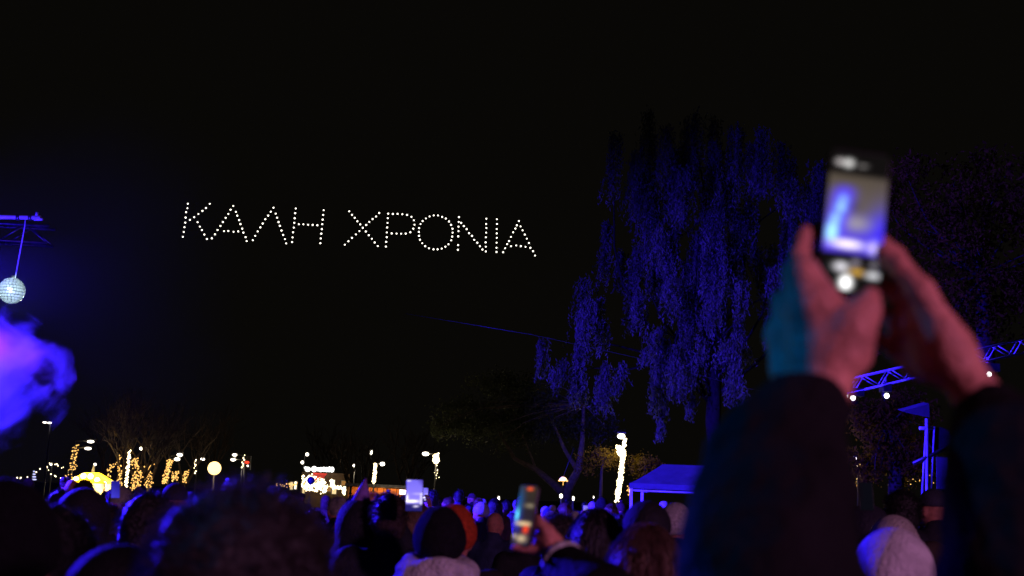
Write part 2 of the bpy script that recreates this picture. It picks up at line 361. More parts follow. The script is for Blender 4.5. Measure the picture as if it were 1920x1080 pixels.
def leafy_tree(base, trunk_pts, blobs, n, label, leaf, mt, bark='bark', r0=.22, name='leafy_tree', limbs=True):
    base = Vector(base); t = empty(name, base); tb = MB()
    for pts, ra, rbb in trunk_pts:
        pts = [Vector(p) - base for p in pts]; tb.tube(pts, [ra + (rbb - ra) * i / (len(pts) - 1) for i in range(len(pts))], 9)
    tb.build('trunk', M[bark], t)
    C = []; lb = MB(); tot = sum(b[1][0] * b[1][2] for b in blobs); start = Vector(trunk_pts[0][0][-1]) - base
    for (c, r) in blobs:
        c = np.array(Vector(c) - base); k = max(10, int(n * r[0] * r[2] / tot)); nc = max(4, k // 45)
        q = unit(np.random.normal(size=(nc, 3))) * np.random.uniform(.35, 1.0, (nc, 1)) * np.array(r) + c
        if limbs:
            for i in range(0, nc, 9): limb(lb, start, q[i], .04, .008, .15, 5, 4)
        for x in q: C.append(x + np.random.normal(size=(45, 3)) * np.array([.22, .22, .16]) * (.5 + .5 * max(r)) * .8)
    C = np.concatenate(C); m = len(C); D = np.random.normal(size=(m, 3)); D[:, 2] -= .5; D = unit(D)
    if limbs: lb.build('limbs', M[bark], t)
    leaves('crown', C, D, leaf * np.random.uniform(.6, 1.4, m), leaf * .45 * np.random.uniform(.7, 1.3, m), M[mt], t)
    tag(t, label, 'tree'); return t
def gz(px, py, y):
    p = at(px, py, y); p.z = ground_z(p.x, p.y) - .1; return p
# spreading tree with the forked pale trunk
Y = 58.0; b0 = gz(1062, 925, Y)
leafy_tree(b0, [([b0, at(1062, 922, Y), at(1085, 880, Y), at(1092, 830, Y), at(1095, 760, Y)], .30, .07), ([at(1062, 930, Y), at(1035, 905, Y), at(1005, 880, Y), at(965, 860, Y), at(930, 800, Y)], .22, .05),
                ([at(1085, 885, Y), at(1060, 845, Y), at(1040, 800, Y), at(1015, 740, Y)], .13, .03), ([at(1005, 880, Y), at(990, 840, Y), at(960, 770, Y)], .06, .02)],
           [(at(960, 730, Y), (2.2, 2.0, .9)), (at(880, 775, Y), (1.9, 1.8, .9)), (at(1010, 780, Y), (2.0, 2.0, 1.2)), (at(930, 810, Y), (2.3, 2.0, .9)), (at(1090, 800, Y + 1), (1.6, 1.9, 1.2)), (at(835, 800, Y), (1.0, 1.2, .5))],
           11000, 'low spreading tree with a forked pale trunk beside the lit lamp post', .17, 'leaf', 'bark_pale')
# shrubs and small trees lit by the lamp
Y = 51.0
for (px, py, s, lab, mt_) in ((1128, 862, (1.0, .9, .55), 'small tree with warm lit leaves next to the wrapped lamp post', 'leaf_brown'), (1207, 875, (.7, .7, .45), 'bare topped shrub with warm lit twigs behind the blue tent', 'leaf_brown')):
    b0 = gz(px, py, Y); leafy_tree(b0, [([b0, at(px, py + 25, Y), at(px + 3, py, Y)], .09, .04)], [(at(px, py, Y), s), (at(px + 14, py - 6, Y), tuple(v * .7 for v in s))], 1500, lab, .12, mt_, r0=.1)
# trees at the right, behind the truss
Y = 36.0; b0 = gz(1680, 960, Y)
leafy_tree(b0, [([b0, at(1680, 880, Y), at(1665, 800, Y)], .3, .12)], [(at(1640, 800, Y), (.9, 1, 1.0)), (at(1700, 850, Y), (.8, .9, 1.1)), (at(1630, 870, Y), (.7, .8, .9)), (at(1690, 770, Y), (.9, .9, .8))], 6500, 'dense brown leaved tree behind the lighting tower', .13, 'leaf_brown')
Y = 33.0; b0 = gz(1850, 960, Y)
leafy_tree(b0, [([b0, at(1850, 700, Y), at(1840, 520, Y)], .35, .15)], [(at(1790, 430, Y), (1.6, 1.4, 1.6)), (at(1880, 360, Y), (1.7, 1.4, 1.8)), (at(1830, 560, Y), (1.9, 1.4, 1.4)), (at(1700, 350, Y), (1.2, 1.3, 1.2)), (at(1930, 520, Y), (1.3, 1.2, 1.5)), (at(1750, 640, Y + 1), (1.4, 1.2, 1.2))], 9000, 'tall dark tree rising behind the right-hand stage truss', .16, 'leaf_brown')

# bare winter trees of the far avenue
def bare_tree(px, y, top_py, label, spread=1.0, seed=0, trunk_r=.17, lean=0):
    random.seed(100 + seed); b0 = gz(px, 915, y); t = empty('bare_tree', b0); H = at(px, top_py, y).z - b0.z
    tr = MB(); f = Vector((lean * .3, 0, H * .38)); limb(tr, (0, 0, 0), f, trunk_r, trunk_r * .7, .03, 6, 8); tr.build('trunk', M['bark'], t)
    cr = MB()
    def grow(p, d, L, r, lev):
        q = p + d * L; pts = limb(cr, p, q, r, r * .55, .08, 4, 5 if lev < 2 else 3)
        if lev >= 4 or r < .004: return
        for i in range(random.choice((2, 3, 3))):
            nd = (d + Vector((random.uniform(-1, 1) * spread, random.uniform(-1, 1) * spread, random.uniform(-.15, .6))) * .75).normalized()
            grow(pts[random.choice((2, 3, 4))], nd, L * random.uniform(.6, .85), r * .6, lev + 1)
    for i in range(4): grow(f * random.uniform(.85, 1), Vector((random.uniform(-.7, .7), random.uniform(-.7, .7), 1)).normalized(), H * .26, trunk_r * .55, 0)
    cr.build('crown', M['bark'], t); tag(t, label, 'tree', 'bare winter trees along the far avenue'); return t
for i, (px, y, tp, lab) in enumerate(((222, 76, 720, 'bare winter tree whose short trunk carries curled light strings beside the kiosk'), (256, 74, 740, 'bare winter tree with a thick light-wrapped trunk in two bands'), (280, 78, 730, 'bare winter tree with a light-wrapped trunk and one glowing side branch'),
        (345, 80, 760, 'bare winter tree with a short light-wrapped trunk beside the double lamp post'), (190, 88, 730, 'bare winter tree standing behind the yellow kiosk'), (400, 88, 770, 'bare winter tree standing behind the glowing globe lamp'),
        (670, 72, 800, 'bare winter tree next to the wrapped lamp post'), (760, 75, 790, 'bare winter tree above the long wooden stall'), (610, 95, 790, 'bare winter tree rising behind the shop sign'))):
    bare_tree(px, y, tp, lab, 1.0, i)
random.seed(5)

# ================================================================== LAMP POSTS AND LIGHT STRINGS
def street_lamp(pole, heads, y, label, light=0, r=.05, size=(.5, .22, .12), color=(1, .82, .55), lean=0, lamp='lamp'):
    """pole (px, py) of the pole top; heads: list of (px, py) of lamp heads"""
    tp = at(pole[0], pole[1], y); b0 = Vector((tp.x + lean, tp.y, ground_z(tp.x, tp.y) - .1)); t = empty('street_lamp', b0)
    MB().tube([(0, 0, 0), (0, 0, .6), tp - b0], [r * 1.8, r * 1.2, r * .8], 8).build('pole', M['black'], t)
    for (hx, hy) in heads:
        h = at(hx, hy, y) - b0; top = tp - b0
        if (h - top).length > .15:
            MB().tube([Vector((top.x, top.y, min(h.z, top.z))), h + Vector((0, 0, .05))], r * .5, 6).build('arm', M['metal'], t)
        hd = MB().box(h + Vector((0, 0, size[2] * .5 + .03)), (size[0] * 1.05, size[1] * 1.2, .06)).build('lamp_head', M['metal'], t)
        MB().ball(h, (size[0] * .5, size[1] * .5, size[2] * .5), 12, 8).build('lens', M[lamp], hd)
        if light:
            l = point('lamp_light', h + b0 - Vector((0, 0, .12 + size[2] * .5)), color, light, .1); l.parent = t; l.matrix_parent_inverse = Matrix.Translation(b0).inverted()
    tag(t, label, 'street lamp', 'lit street lamps'); return t
K = lambda y: y / F_PX      # metres per picture pixel at depth y
S = lambda a, b, y: (a * K(y), .25, b * K(y))
street_lamp((141, 826), [(170, 828), (165, 841)], 75, 'street lamp with two long flat heads above the yellow kiosk', 35, size=S(13, 5, 75))
street_lamp((268, 842), [(266, 841)], 78, 'street lamp with a single wide head rising from the light-wrapped trees', 40, size=S(9, 6, 78))
street_lamp((179, 872), [(178, 871)], 95, 'small round lamp just above the kiosk roof', 0, size=S(5, 5, 95))
street_lamp((319, 856), [(337, 853), (332, 861)], 76, 'street lamp with two heads on a light-wrapped leaning pole', 40, size=S(11, 6, 76))
street_lamp((370, 862), [(380, 861)], 84, 'street lamp with a small square head beside the globe lamp', 0, size=S(8, 5, 84))
street_lamp((456, 852), [(440, 853), (437, 862)], 80, 'street lamp with two heads beside the red signal', 60, size=S(9, 5, 80))
street_lamp((571, 853), [(576, 852), (567, 867)], 88, 'street lamp with two round heads above the shop sign', 0, size=S(6, 6, 88))
street_lamp((696, 850), [(696, 848)], 80, 'tall slim lamp with an upright oval light', 0, size=S(5, 9, 80))
street_lamp((703, 870), [(717, 870)], 62, 'street lamp with one oval head on a pole wound with warm lights', 50, size=S(9, 7, 62))
street_lamp((665, 874), [(664, 873)], 74, 'small round lamp over the bush beside the shop', 60, size=S(5, 5, 74))
street_lamp((819, 848), [(798, 851)], 60, 'street lamp with a long arm and a bell shaped light ornament', 50, size=S(13, 7, 60))
street_lamp((1171, 816), [(1165, 818)], 50, 'lamp post wound thickly with bright light strings beside the blue tent', 70, size=S(15, 10, 50), lean=-.33)
street_lamp((1608, 863), [(1605, 860)], 38, 'slim lamp with a small bent head below the brown leaved tree', 130, r=.02, size=S(6, 5, 38), color=(1, .75, .42))
street_lamp((95, 793), [(84, 792), (93, 793)], 70, 'street lamp with two small heads showing through the edge of the smoke', 0, size=S(7, 3, 70))
street_lamp((98, 870), [(96, 871)], 80, 'small lamp at the end of the drooping light garland', 0, size=S(4, 4, 80))
# signal beside the lamp
b0 = gz(462, 905, 80); t = empty('traffic_signal', b0); tp = at(459, 860, 80) - b0
MB().tube([(0, 0, 0), tp], .06, 8).build('pole', M['metal'], t); MB().box(tp + Vector((.25, 0, -.25)), (.3, .25, .9)).build('signal_box', M['black'], t)
MB().ball(at(464, 867, 80) - b0 - Vector((0, .15, 0)), (.16, .1, .09)).build('red_light', M['red'], t); MB().ball(tp + Vector((.25, -.13, -.45)), .06).build('white_light', M['lamp'], t)
tag(t, 'dark signal post showing a red light beside the double street lamp', 'traffic light')
# globe lamp
b0 = gz(402, 915, 62); t = empty('globe_lamp', b0); c = at(402, 878, 62) - b0
MB().tube([(0, 0, 0), (0, 0, .4), c - Vector((0, 0, .3))], [.09, .05, .04], 8).build('pole', M['metal'], t)
MB().ball(c, .33, 18, 12).build('globe', M['globe'], t); l = point('lamp_light', c + b0 - Vector((0, .5, 0)), (1, .7, .35), 160, .3)
tag(t, 'large round globe lamp glowing warm white above the fluffy hair', 'street lamp')

bulb_me = None
def light_string(points, label, mat_='bulb', rb=.045, group='warm light strings on trees and poles', wire=True):
    """a wire with many small bulbs along given world points"""
    b0 = Vector(points[0]); t = empty('light_string', b0)
    P_ = np.array([Vector(p) - b0 for p in points]); n = len(P_)
    if wire:
        step = max(1, n // 120); MB().tube([tuple(p) for p in P_[::step]], .006, 3).build('wire', M['black'], t)
    octv = np.array([(1, 0, 0), (-1, 0, 0), (0, 1, 0), (0, -1, 0), (0, 0, 1), (0, 0, -1)], float); octf = np.array([(0, 2, 4), (2, 1, 4), (1, 3, 4), (3, 0, 4), (2, 0, 5), (1, 2, 5), (3, 1, 5), (0, 3, 5)])
    s = np.random.uniform(.65, 1.25, (n, 1, 1)) * rb
    V = (P_[:, None, :] + octv[None] * s).reshape(-1, 3); Fq = (octf[None] + 6 * np.arange(n)[:, None, None]).reshape(-1, 3)
    o = link('bulbs', mesh_arr('bulbs', V, Fq), M[mat_], t); o['kind'] = 'stuff'
    tag(t, label, 'light string', group); return t
def wrap(px0, py0, px1, py1, y, rad_px, n, jit=.3):
    a, b = at(px0, py0, y), at(px1, py1, y); out = []
    turns = max(3, n / 7)
    for i in range(n):
        u = i / n; th = u * turns * 2 * math.pi + random.uniform(-.3, .3); rr = rad_px * K(y) * random.uniform(1 - jit, 1 + jit)
        p = a.lerp(b, u); out.append(p + Vector((math.cos(th) * rr, math.sin(th) * rr, random.uniform(-.06, .06))))
    return out
def path(pts, y, n, jit_px=1.5):
    out = []
    for i in range(n):
        u = i / (n - 1) * (len(pts) - 1); k = min(int(u), len(pts) - 2); f = u - k
        out.append(at(pts[k][0] * (1 - f) + pts[k + 1][0] * f + random.gauss(0, jit_px), pts[k][1] * (1 - f) + pts[k + 1][1] * f + random.gauss(0, jit_px), y + random.uniform(-.3, .3)))
    return out
light_string(wrap(142, 835, 137, 882, 74.8, 4, 46, .7), 'warm light string clustered round the double lamp post above the kiosk')
light_string(path([(137, 880), (128, 890), (140, 898), (133, 908)], 74, 14, 4), 'loose string of warm bulbs hanging beside the kiosk')
light_string(path([(112, 893), (100, 893), (88, 876), (97, 869), (108, 870), (120, 875)], 80, 14, 2), 'drooping garland of small white bulbs left of the kiosk', 'bulb_w')
light_string(path([(28, 892), (40, 897), (44, 905), (64, 882), (72, 880)], 82, 8, 3), 'sparse garland of tiny white bulbs near the striped ornament', 'bulb_w')
light_string(path([(205, 892), (203, 880), (208, 874), (216, 872)], 75, 22, 2), 'warm light string curled into a hook on a branch beside the kiosk')
light_string(path([(225, 858), (221, 872), (226, 882), (222, 890), (228, 897), (222, 905), (229, 912)], 75.7, 60, 3), 'warm light string zigzagging down the short tree trunk beside the kiosk')
light_string(wrap(243, 846, 236, 914, 73, 2, 80, .4), 'dense pale light string on a slender leaning trunk', 'bulb_w')
light_string(wrap(253, 860, 256, 879, 73.6, 5, 36, .6), 'warm light string round the upper band of a thick trunk')
light_string(wrap(260, 884, 252, 918, 73.6, 6.5, 90, .5), 'warm light string round the lower band of a thick trunk')
light_string(wrap(275, 874, 279, 914, 77.6, 5.5, 70, .6), 'warm light string round the trunk with a glowing side branch')
light_string(path([(278, 876), (283, 870), (287, 869)], 77.6, 14, 2), 'short warm light string on the glowing side branch')
light_string(wrap(319, 862, 308, 908, 75.8, 4, 90, .6), 'warm light string round the leaning pole of the double lamp post')
light_string(wrap(330, 885, 327, 902, 77, 4, 34, .7), 'short bushy warm light string between leaning pole and dim tree')
light_string(wrap(350, 882, 345, 905, 79.6, 3, 36, .7), 'warm light string round a short trunk next to the globe lamp')
light_string(wrap(366, 863, 366, 890, 83, 1.5, 14, .5), 'dotted pale light string on a thin pole next to the globe lamp', 'bulb_w')
light_string(wrap(457, 854, 454, 880, 79.8, 1.5, 8, .7), 'few pale bulbs on the lamp pole beside the red signal', 'bulb_w')
light_string(wrap(704, 869, 701, 906, 61.8, 2.2, 70, .5), 'warm light string wound round the pole with one oval lamp', 'bulb_w', .04)
light_string(wrap(817, 852, 818, 868, 59.8, 3.5, 70, .5), 'bright bell shaped cluster of bulbs under the long lamp arm', 'bulb_w', .05)
light_string(path([(820, 876), (818, 884), (821, 890), (817, 896)], 59.8, 9, 2), 'thin trailing bulbs below the bell shaped cluster', 'bulb_w', .025)
light_string(wrap(1172, 824, 1170, 838, 49.9, 2, 30, .5), 'short bright light string joining lamp and ornament on the wound post', 'bulb_w', .04)
light_string(wrap(1163, 838, 1166, 852, 49.8, 5, 110, .5), 'thick bright cluster of bulbs below the wound lamp head', 'bulb_w', .05)
light_string(wrap(1169, 852, 1157, 940, 49.8, 3, 320, .7), 'long bright light string wound down the lamp post beside the blue tent', 'bulb_w', .032)
light_string(path([(1180, 912), (1178, 918), (1181, 926)], 47, 12, 2), 'small warm bulb cluster against the side of the blue tent', 'bulb', .03)
light_string(path([(1608, 868), (1611, 880), (1610, 893), (1604, 905), (1608, 915)], 38, 12, 3), 'sparse tiny bulbs trailing below the slim lamp', 'bulb', .02)
light_string(path([(1700, 905), (1728, 898), (1745, 903)], 37, 16, 4), 'sparse tiny bulbs on the brown tree behind the tower', 'bulb', .018)
light_string(path([(505, 915), (530, 912), (560, 908)], 70, 26, 2), 'low row of warm bulbs leading to the shop', 'bulb', .045)

light_string(path([(568, 897), (580, 893), (592, 896), (601, 900), (598, 906), (588, 912), (575, 905), (570, 915), (584, 920), (600, 914), (608, 905), (611, 916), (604, 922)], 84.6, 120, 2.6), 'tangled bright bulbs draped over the front of the shop', 'bulb_w', .075)
light_string(path([(622, 902), (623, 912), (628, 915), (640, 914), (646, 918), (644, 926)], 84.6, 40, 1.2), 'bright white bulbs framing the stall end of the shop', 'bulb_w', .075)
# hanging ornaments
def umbrella_ornament(px, py, y, label):
    b0 = at(px, py, y); t = empty('hanging_ornament', b0); k = K(y)
    d = MB()
    for j in range(5):
        a0, a1 = j * .3, (j + 1) * .3
        for i in range(10):
            t0, t1 = 2 * math.pi * i / 10, 2 * math.pi * (i + 1) / 10
            f = lambda a, th: (8 * k * math.sin(a) * math.cos(th), 8 * k * math.sin(a) * math.sin(th), 8 * k * math.cos(a) - 2 * k)
            d.poly([f(a0, t0), f(a1, t0), f(a1, t1), f(a0, t1)])
    d.build('shade', M['cream'], t)
    for i in range(10):
        th = 2 * math.pi * i / 10; MB().ball((8 * k * math.cos(th), 8 * k * math.sin(th), -1.5 * k), 1.4 * k, 6, 4).build('bulb', M['bulb'], t)
    MB().tube([(0, 0, 6 * k), (0, 0, -10 * k)], .6 * k, 6).build('stem', M['bulb'], t)
    MB().tube([(0, 0, 6 * k), (0.3, 0, 60 * k)], .008, 4).build('hanging_wire', M['black'], t)
    l = point('glow_light', b0 - Vector((0, 0, 3 * k)), (1, .6, .2), 8, .05); l.parent = t; l.matrix_parent_inverse = Matrix.Translation(b0).inverted()
    tag(t, label, 'ornament')
umbrella_ornament(1056, 900, 39, 'small glowing umbrella shaped ornament hanging in front of the forked trunk')
# little pillar lanterns standing among the crowd line
for (px, py, a, b, lab, m_) in ((1052, 930, 6, 8, 'small bright lantern on a stand below the umbrella ornament', 'lamp'), (1075, 935, 4, 9, 'narrow bright lantern at the foot of the forked trunk', 'lamp'), (935, 935, 4, 9, 'narrow bright lantern showing over the crowd beside the held phone', 'lamp'),
                           (1113, 934, 2, 8, 'thin slanted light tube near the lamp post', 'lamp'), (792, 925, 7, 7, 'round bright lantern beside the blue phone screen', 'lamp'), (806, 937, 4, 7, 'dim small lantern next to the round bright lantern', 'lamp')):
    y = 36; b0 = gz(px, py, y); t = empty('lantern_stand', b0); c = at(px, py, y) - b0
    MB().tube([(0, 0, 0), c], .02, 6).build('pole', M['metal'], t); MB().ball(c, (a * .5 * K(y), a * .5 * K(y), b * .5 * K(y)), 10, 8).build('lantern', M[m_], t); tag(t, lab, 'lantern')
# striped pole ornament at the far left
b0 = gz(64, 900, 60); t = empty('striped_ornament', b0); k = K(60)
MB().tube([(0, 0, 0), at(64, 905, 60) - b0], .03, 6).build('pole', M['metal'], t)
for i in range(4):
    c = at(64, 884 + i * 5, 60) - b0; MB().ball(c, ((2 + i * .9) * k, (2 + i * .9) * k, 1.5 * k), 10, 6).build('lit_ring', glow('ornament_ring', (.55, .55, 1), 1.2) if i == 0 else bpy.data.materials['ornament_ring'], t)
tag(t, 'small tiered ornament with pale blue lit rings on a pole', 'ornament')

# ================================================================== KIOSKS, STALLS, TENTS
# yellow canvas kiosk
Y = 76.0; kx = K(Y); c0 = at(172, 912, Y); g = ground_z(c0.x, c0.y); b0 = Vector((c0.x, c0.y, g)); t = empty('market_kiosk', b0)
hw = 38 * kx; ez = at(172, 906, Y).z - g; pz = at(172, 886, Y).z - g; hd = 1.4
rf = MB()
for (a, b) in (((-hw, -hd), (hw, -hd)), ((hw, -hd), (hw, hd)), ((hw, hd), (-hw, hd)), ((-hw, hd), (-hw, -hd))):
    rf.poly([(a[0], a[1], ez), (b[0], b[1], ez), (b[0] * .28, b[1] * .2, pz), (a[0] * .28, a[1] * .2, pz)])
rf.poly([(-hw * .28, -hd * .2, pz), (hw * .28, -hd * .2, pz), (hw * .28, hd * .2, pz), (-hw * .28, hd * .2, pz)])
rf.build('roof', M['yellow'], t)
vl = MB()
for i in range(12):
    x0, x1 = -hw + 2 * hw * i / 12, -hw + 2 * hw * (i + 1) / 12
    vl.poly([(x0, -hd - .02, ez), (x1, -hd - .02, ez), (x1, -hd - .04, ez - .28), ((x0 + x1) / 2, -hd - .04, ez - .36), (x0, -hd - .04, ez - .28)])
vl.build('valance', M['cream'], t)
MB().tube([(0, 0, pz), (0, 0, pz + .5)], [.12, .02], 8).build('finial', M['cream'], t)
for sx in (-1, 1):
    for sy in (-1, 1): MB().tube([(sx * hw * .95, sy * hd * .95, 0), (sx * hw * .95, sy * hd * .95, ez)], .05, 8).build('post', M['wood'], t)
MB().box((0, -hd * .8, .5), (hw * 1.8, .5, 1.0)).build('counter', M['cream'], t); MB().box((0, hd * .9, ez * .5), (hw * 1.9, .06, ez)).build('back_wall', M['cream'], t)
for i in range(6):
    x = -hw * .85 + hw * 1.7 * i / 5; h = pz - .1 - abs(x) / hw * (pz - ez) * 1.0
    MB().ball((x, -hd * .75, h - .02), .17, 10, 8).build('bulb', M['bulb_w'], t)
for x in (-.5, .5):
    l = point('kiosk_light', b0 + Vector((x * hw, -hd * .2, ez - .1)), (1, .8, .35), 500, .2); l.parent = t; l.matrix_parent_inverse = Matrix.Translation(b0).inverted()
for x in (-.6, 0, .6):
    l = point('front_light', b0 + Vector((x * hw, -hd - .6, pz + .1)), (1, .8, .4), 40, .1); l.parent = t; l.matrix_parent_inverse = Matrix.Translation(b0).inverted()
tag(t, 'yellow canvas market kiosk with bulbs along its lit roof', 'kiosk')

# shop with overexposed sign and red awning
Y = 86.0; kx = K(Y); c0 = at(605, 925, Y); b0 = Vector((c0.x, c0.y, ground_z(c0.x, c0.y))); t = empty('corner_shop', b0)
Q = lambda px, py, dy=0: at(px, py, Y + dy) - b0
zt = Q(600, 886).z; x0, x1 = Q(564, 900).x, Q(655, 900).x
MB().box(((x0 + x1) / 2, 2.2, zt / 2), (x1 - x0, 4, zt)).build('wall', mat('shop_wall', (.05, .028, .015), .8), t)
def pane(px0, px1, py0, py1, m_, nm='window', dy=0):
    a, b = Q(px0, py1, dy), Q(px1, py0, dy); f = MB().box(((a.x + b.x) / 2, .2 + dy, (a.z + b.z) / 2), (b.x - a.x + .1, .12, b.z - a.z + .1)).build(nm, M['metal'], t)
    MB().box(((a.x + b.x) / 2, .12 + dy, (a.z + b.z) / 2), (b.x - a.x, .06, b.z - a.z)).build('pane', m_, f)
WIN2 = glow('pale_window', (1, .86, .62), 2.2); WIN3 = glow('dim_window', (1, .45, .12), .35)
for (a, b, c, d, m_) in ((566, 572, 896, 912, M['window']), (573, 578, 897, 914, WIN2), (588, 593, 900, 915, M['window']), (594, 601, 909, 917, WIN2), (602, 608, 898, 908, WIN2), (606, 611, 911, 924, WIN2), (612, 620, 911, 921, WIN3), (543, 549, 904, 918, M['window']), (551, 556, 903, 917, WIN2), (566, 571, 913, 925, M['window']),
                        (579, 586, 909, 918, WIN2), (622, 627, 900, 914, WIN2), (628, 640, 912, 917, WIN2), (622, 630, 918, 926, M['window']), (643, 648, 912, 927, WIN2), (640, 649, 902, 910, WIN3)):
    pane(a, b, c, d, m_)
aw = MB(); a, b = Q(588, 886), Q(614, 888); a2, b2 = Q(585, 893), Q(611, 899)
aw.poly([(a.x, -.1, a.z), (b.x, -.1, b.z), (b2.x, -1.4, b2.z), (a2.x, -1.4, a2.z)]); aw.poly([(a2.x, -1.4, a2.z), (b2.x, -1.4, b2.z), (b2.x, -1.4, b2.z - .18), (a2.x, -1.4, a2.z - .18)])
aw.build('awning', M['redcloth'], t)
sg = MB()
sg.ball(Q(577, 880, -.3), (5.2 * kx, .15, 4.5 * kx), 12, 8); sg.ball(Q(573, 877, -.3), (3 * kx, .15, 2 * kx), 10, 6); sg.build('sign_emblem', M['sign'], t)
MB().ball(Q(589, 879.5, -.3), (5 * kx, .15, 5.4 * kx), 14, 8).build('sign_letter', M['sign'], t)
for i, (px, w_, h_) in enumerate(((596.5, 5, 6), (601.5, 5.5, 8), (607, 5.5, 8), (612.5, 5.5, 8), (617.5, 5, 9), (622.5, 6, 9))):
    c = Q(px, 880 + (i % 2) * .5, -.3); MB().ball(c, (w_ * .66 * kx, .15, h_ * .56 * kx), 10, 8).build('sign_letter', M['sign'], t)
MB().box(Q(598, 880.5, 0) + Vector((0, .12, 0)), (56 * kx, .1, 7 * kx)).build('sign_board', M['metal'], t)
l = point('shop_light', b0 + Q(600, 896, -2.4), (1, .75, .4), 110, .3); l.parent = t; l.matrix_parent_inverse = Matrix.Translation(b0).inverted()
tag(t, 'brightly lit shop with glowing white sign and red awning', 'shop')
# balloon on a stick in front of the shop
Y = 30.0; b0 = gz(583, 930, Y); t = empty('balloon', b0); c = at(583, 901, Y) - b0; k = K(Y)
MB().ball(c, 7.4 * k, 20, 14).build('balloon_skin', M['balloon'], t); MB().tube([c - Vector((0, 0, 7.2 * k)), c - Vector((0, 0, 8.6 * k))], [.01, .025], 8).build('knot', M['balloon'], t)
MB().tube([c - Vector((0, 0, 7.2 * k)), c - Vector((.02, 0, .9)), (0, 0, 1.2)], .006, 4).build('stick', M['black'], t)
tag(t, 'dark blue round balloon on a stick in front of the shop', 'balloon')
# long wooden stall with a low lit front
Y = 64.0; kx = K(Y); c0 = at(715, 925, Y); b0 = Vector((c0.x, c0.y, ground_z(c0.x, c0.y))); t = empty('wooden_stall', b0); Q = lambda px, py, dy=0: at(px, py, Y + dy) - b0
xa, xb = Q(655, 920).x, Q(765, 925).x; zr = Q(715, 915).z
MB().box(((xa + xb) / 2, .6, zr + .1), (xb - xa + .3, 2.6, .14)).build('roof', M['metal'], t)
npl = 9
for i in range(npl):
    u = (i + .5) / npl; MB().box((xa + (xb - xa) * u, .9, zr * .5), ((xb - xa) / npl - .03, .06, zr)).build('plank', M['wood'], t)
for u in (0, .33, .66, 1): MB().box((xa + (xb - xa) * u, -.5, zr * .5), (.1, .1, zr)).build('post', M['wood'], t)
MB().box(((xa + xb) / 2, -.4, .55), (xb - xa, .4, 1.1)).build('counter', M['wood'], t)
a = Q(757, 923); MB().box((a.x, -.75, a.z), (11 * kx, .2, 8 * kx)).build('light_box', M['white'], t)
for u in (.2, .55, .8):
    l = point('stall_light', b0 + Vector((xa + (xb - xa) * u, .2, zr - .15)), (1, .5, .15), 28, .1); l.parent = t; l.matrix_parent_inverse = Matrix.Translation(b0).inverted()
tag(t, 'long low wooden stall with dim orange lit planks', 'stall')
# blue lit gazebo tent
Y = 41.0; kx = K(Y); c0 = at(1277, 940, Y); b0 = Vector((c0.x, c0.y, ground_z(c0.x, c0.y))); t = empty('gazebo_tent', b0); t.rotation_euler = (0, 0, R(-14))
ez = at(1255, 910, Y).z - b0.z; pz = at(1245, 876, Y).z - b0.z + .1; hw, hd = 1.5, 1.35
rf = MB(); n = 6
for (a, b) in (((-hw, -hd), (hw, -hd)), ((hw, -hd), (hw, hd)), ((hw, hd), (-hw, hd)), ((-hw, hd), (-hw, -hd))):
    for j in range(n):
        u0, u1 = j / n, (j + 1) / n; f = lambda c, u: (c[0] + ((-.42 * hw if c[0] < 0 else .55 * hw) - c[0]) * u, c[1] * (1 - u * .985), ez + (pz - ez) * (u - .16 * u * (1 - u)))
        rf.poly([f(a, u0), f(b, u0), f(b, u1), f(a, u1)])
rf.build('canopy', M['tent'], t)
vl = MB()
for (a, b) in (((-hw, -hd), (hw, -hd)), ((hw, -hd), (hw, hd)), ((hw, hd), (-hw, hd)), ((-hw, hd), (-hw, -hd))):
    vl.poly([(a[0] * 1.01, a[1] * 1.01, ez + .01), (b[0] * 1.01, b[1] * 1.01, ez + .01), (b[0] * 1.01, b[1] * 1.01, ez - .16), (a[0] * 1.01, a[1] * 1.01, ez - .16)])
vl.build('valance', M['tent'], t)
for sx in (-1, 1):
    for sy in (-1, 1): MB().box((sx * hw * .97, sy * hd * .97, ez * .5), (.09, .09, ez)).build('leg', M['alu'], t)
for sy in (-1, 1): MB().tube([(-hw, sy * hd * .97, ez - .22), (hw, sy * hd * .97, ez - .22)], .03, 8).build('eaves_rail', M['alu'], t)
MB().box((hw * 1.0, 0, ez * .5), (.02, hd * 1.9, ez * .98)).build('side_wall', M['tent'], t)
tag(t, 'pointed gazebo tent lit blue beside the wound lamp post', 'tent')
# overhead cable
t = tag(MB().tube([at(760, 588, 44), at(1000, 628, 44), at(1200, 672, 44), at(1400, 728, 44), at(1480, 742, 44), at(1700, 790, 44), at(1980, 850, 44)], .006, 5).build('overhead_cable', M['metal']), 'thin overhead cable crossing in front of the weeping tree', 'cable')

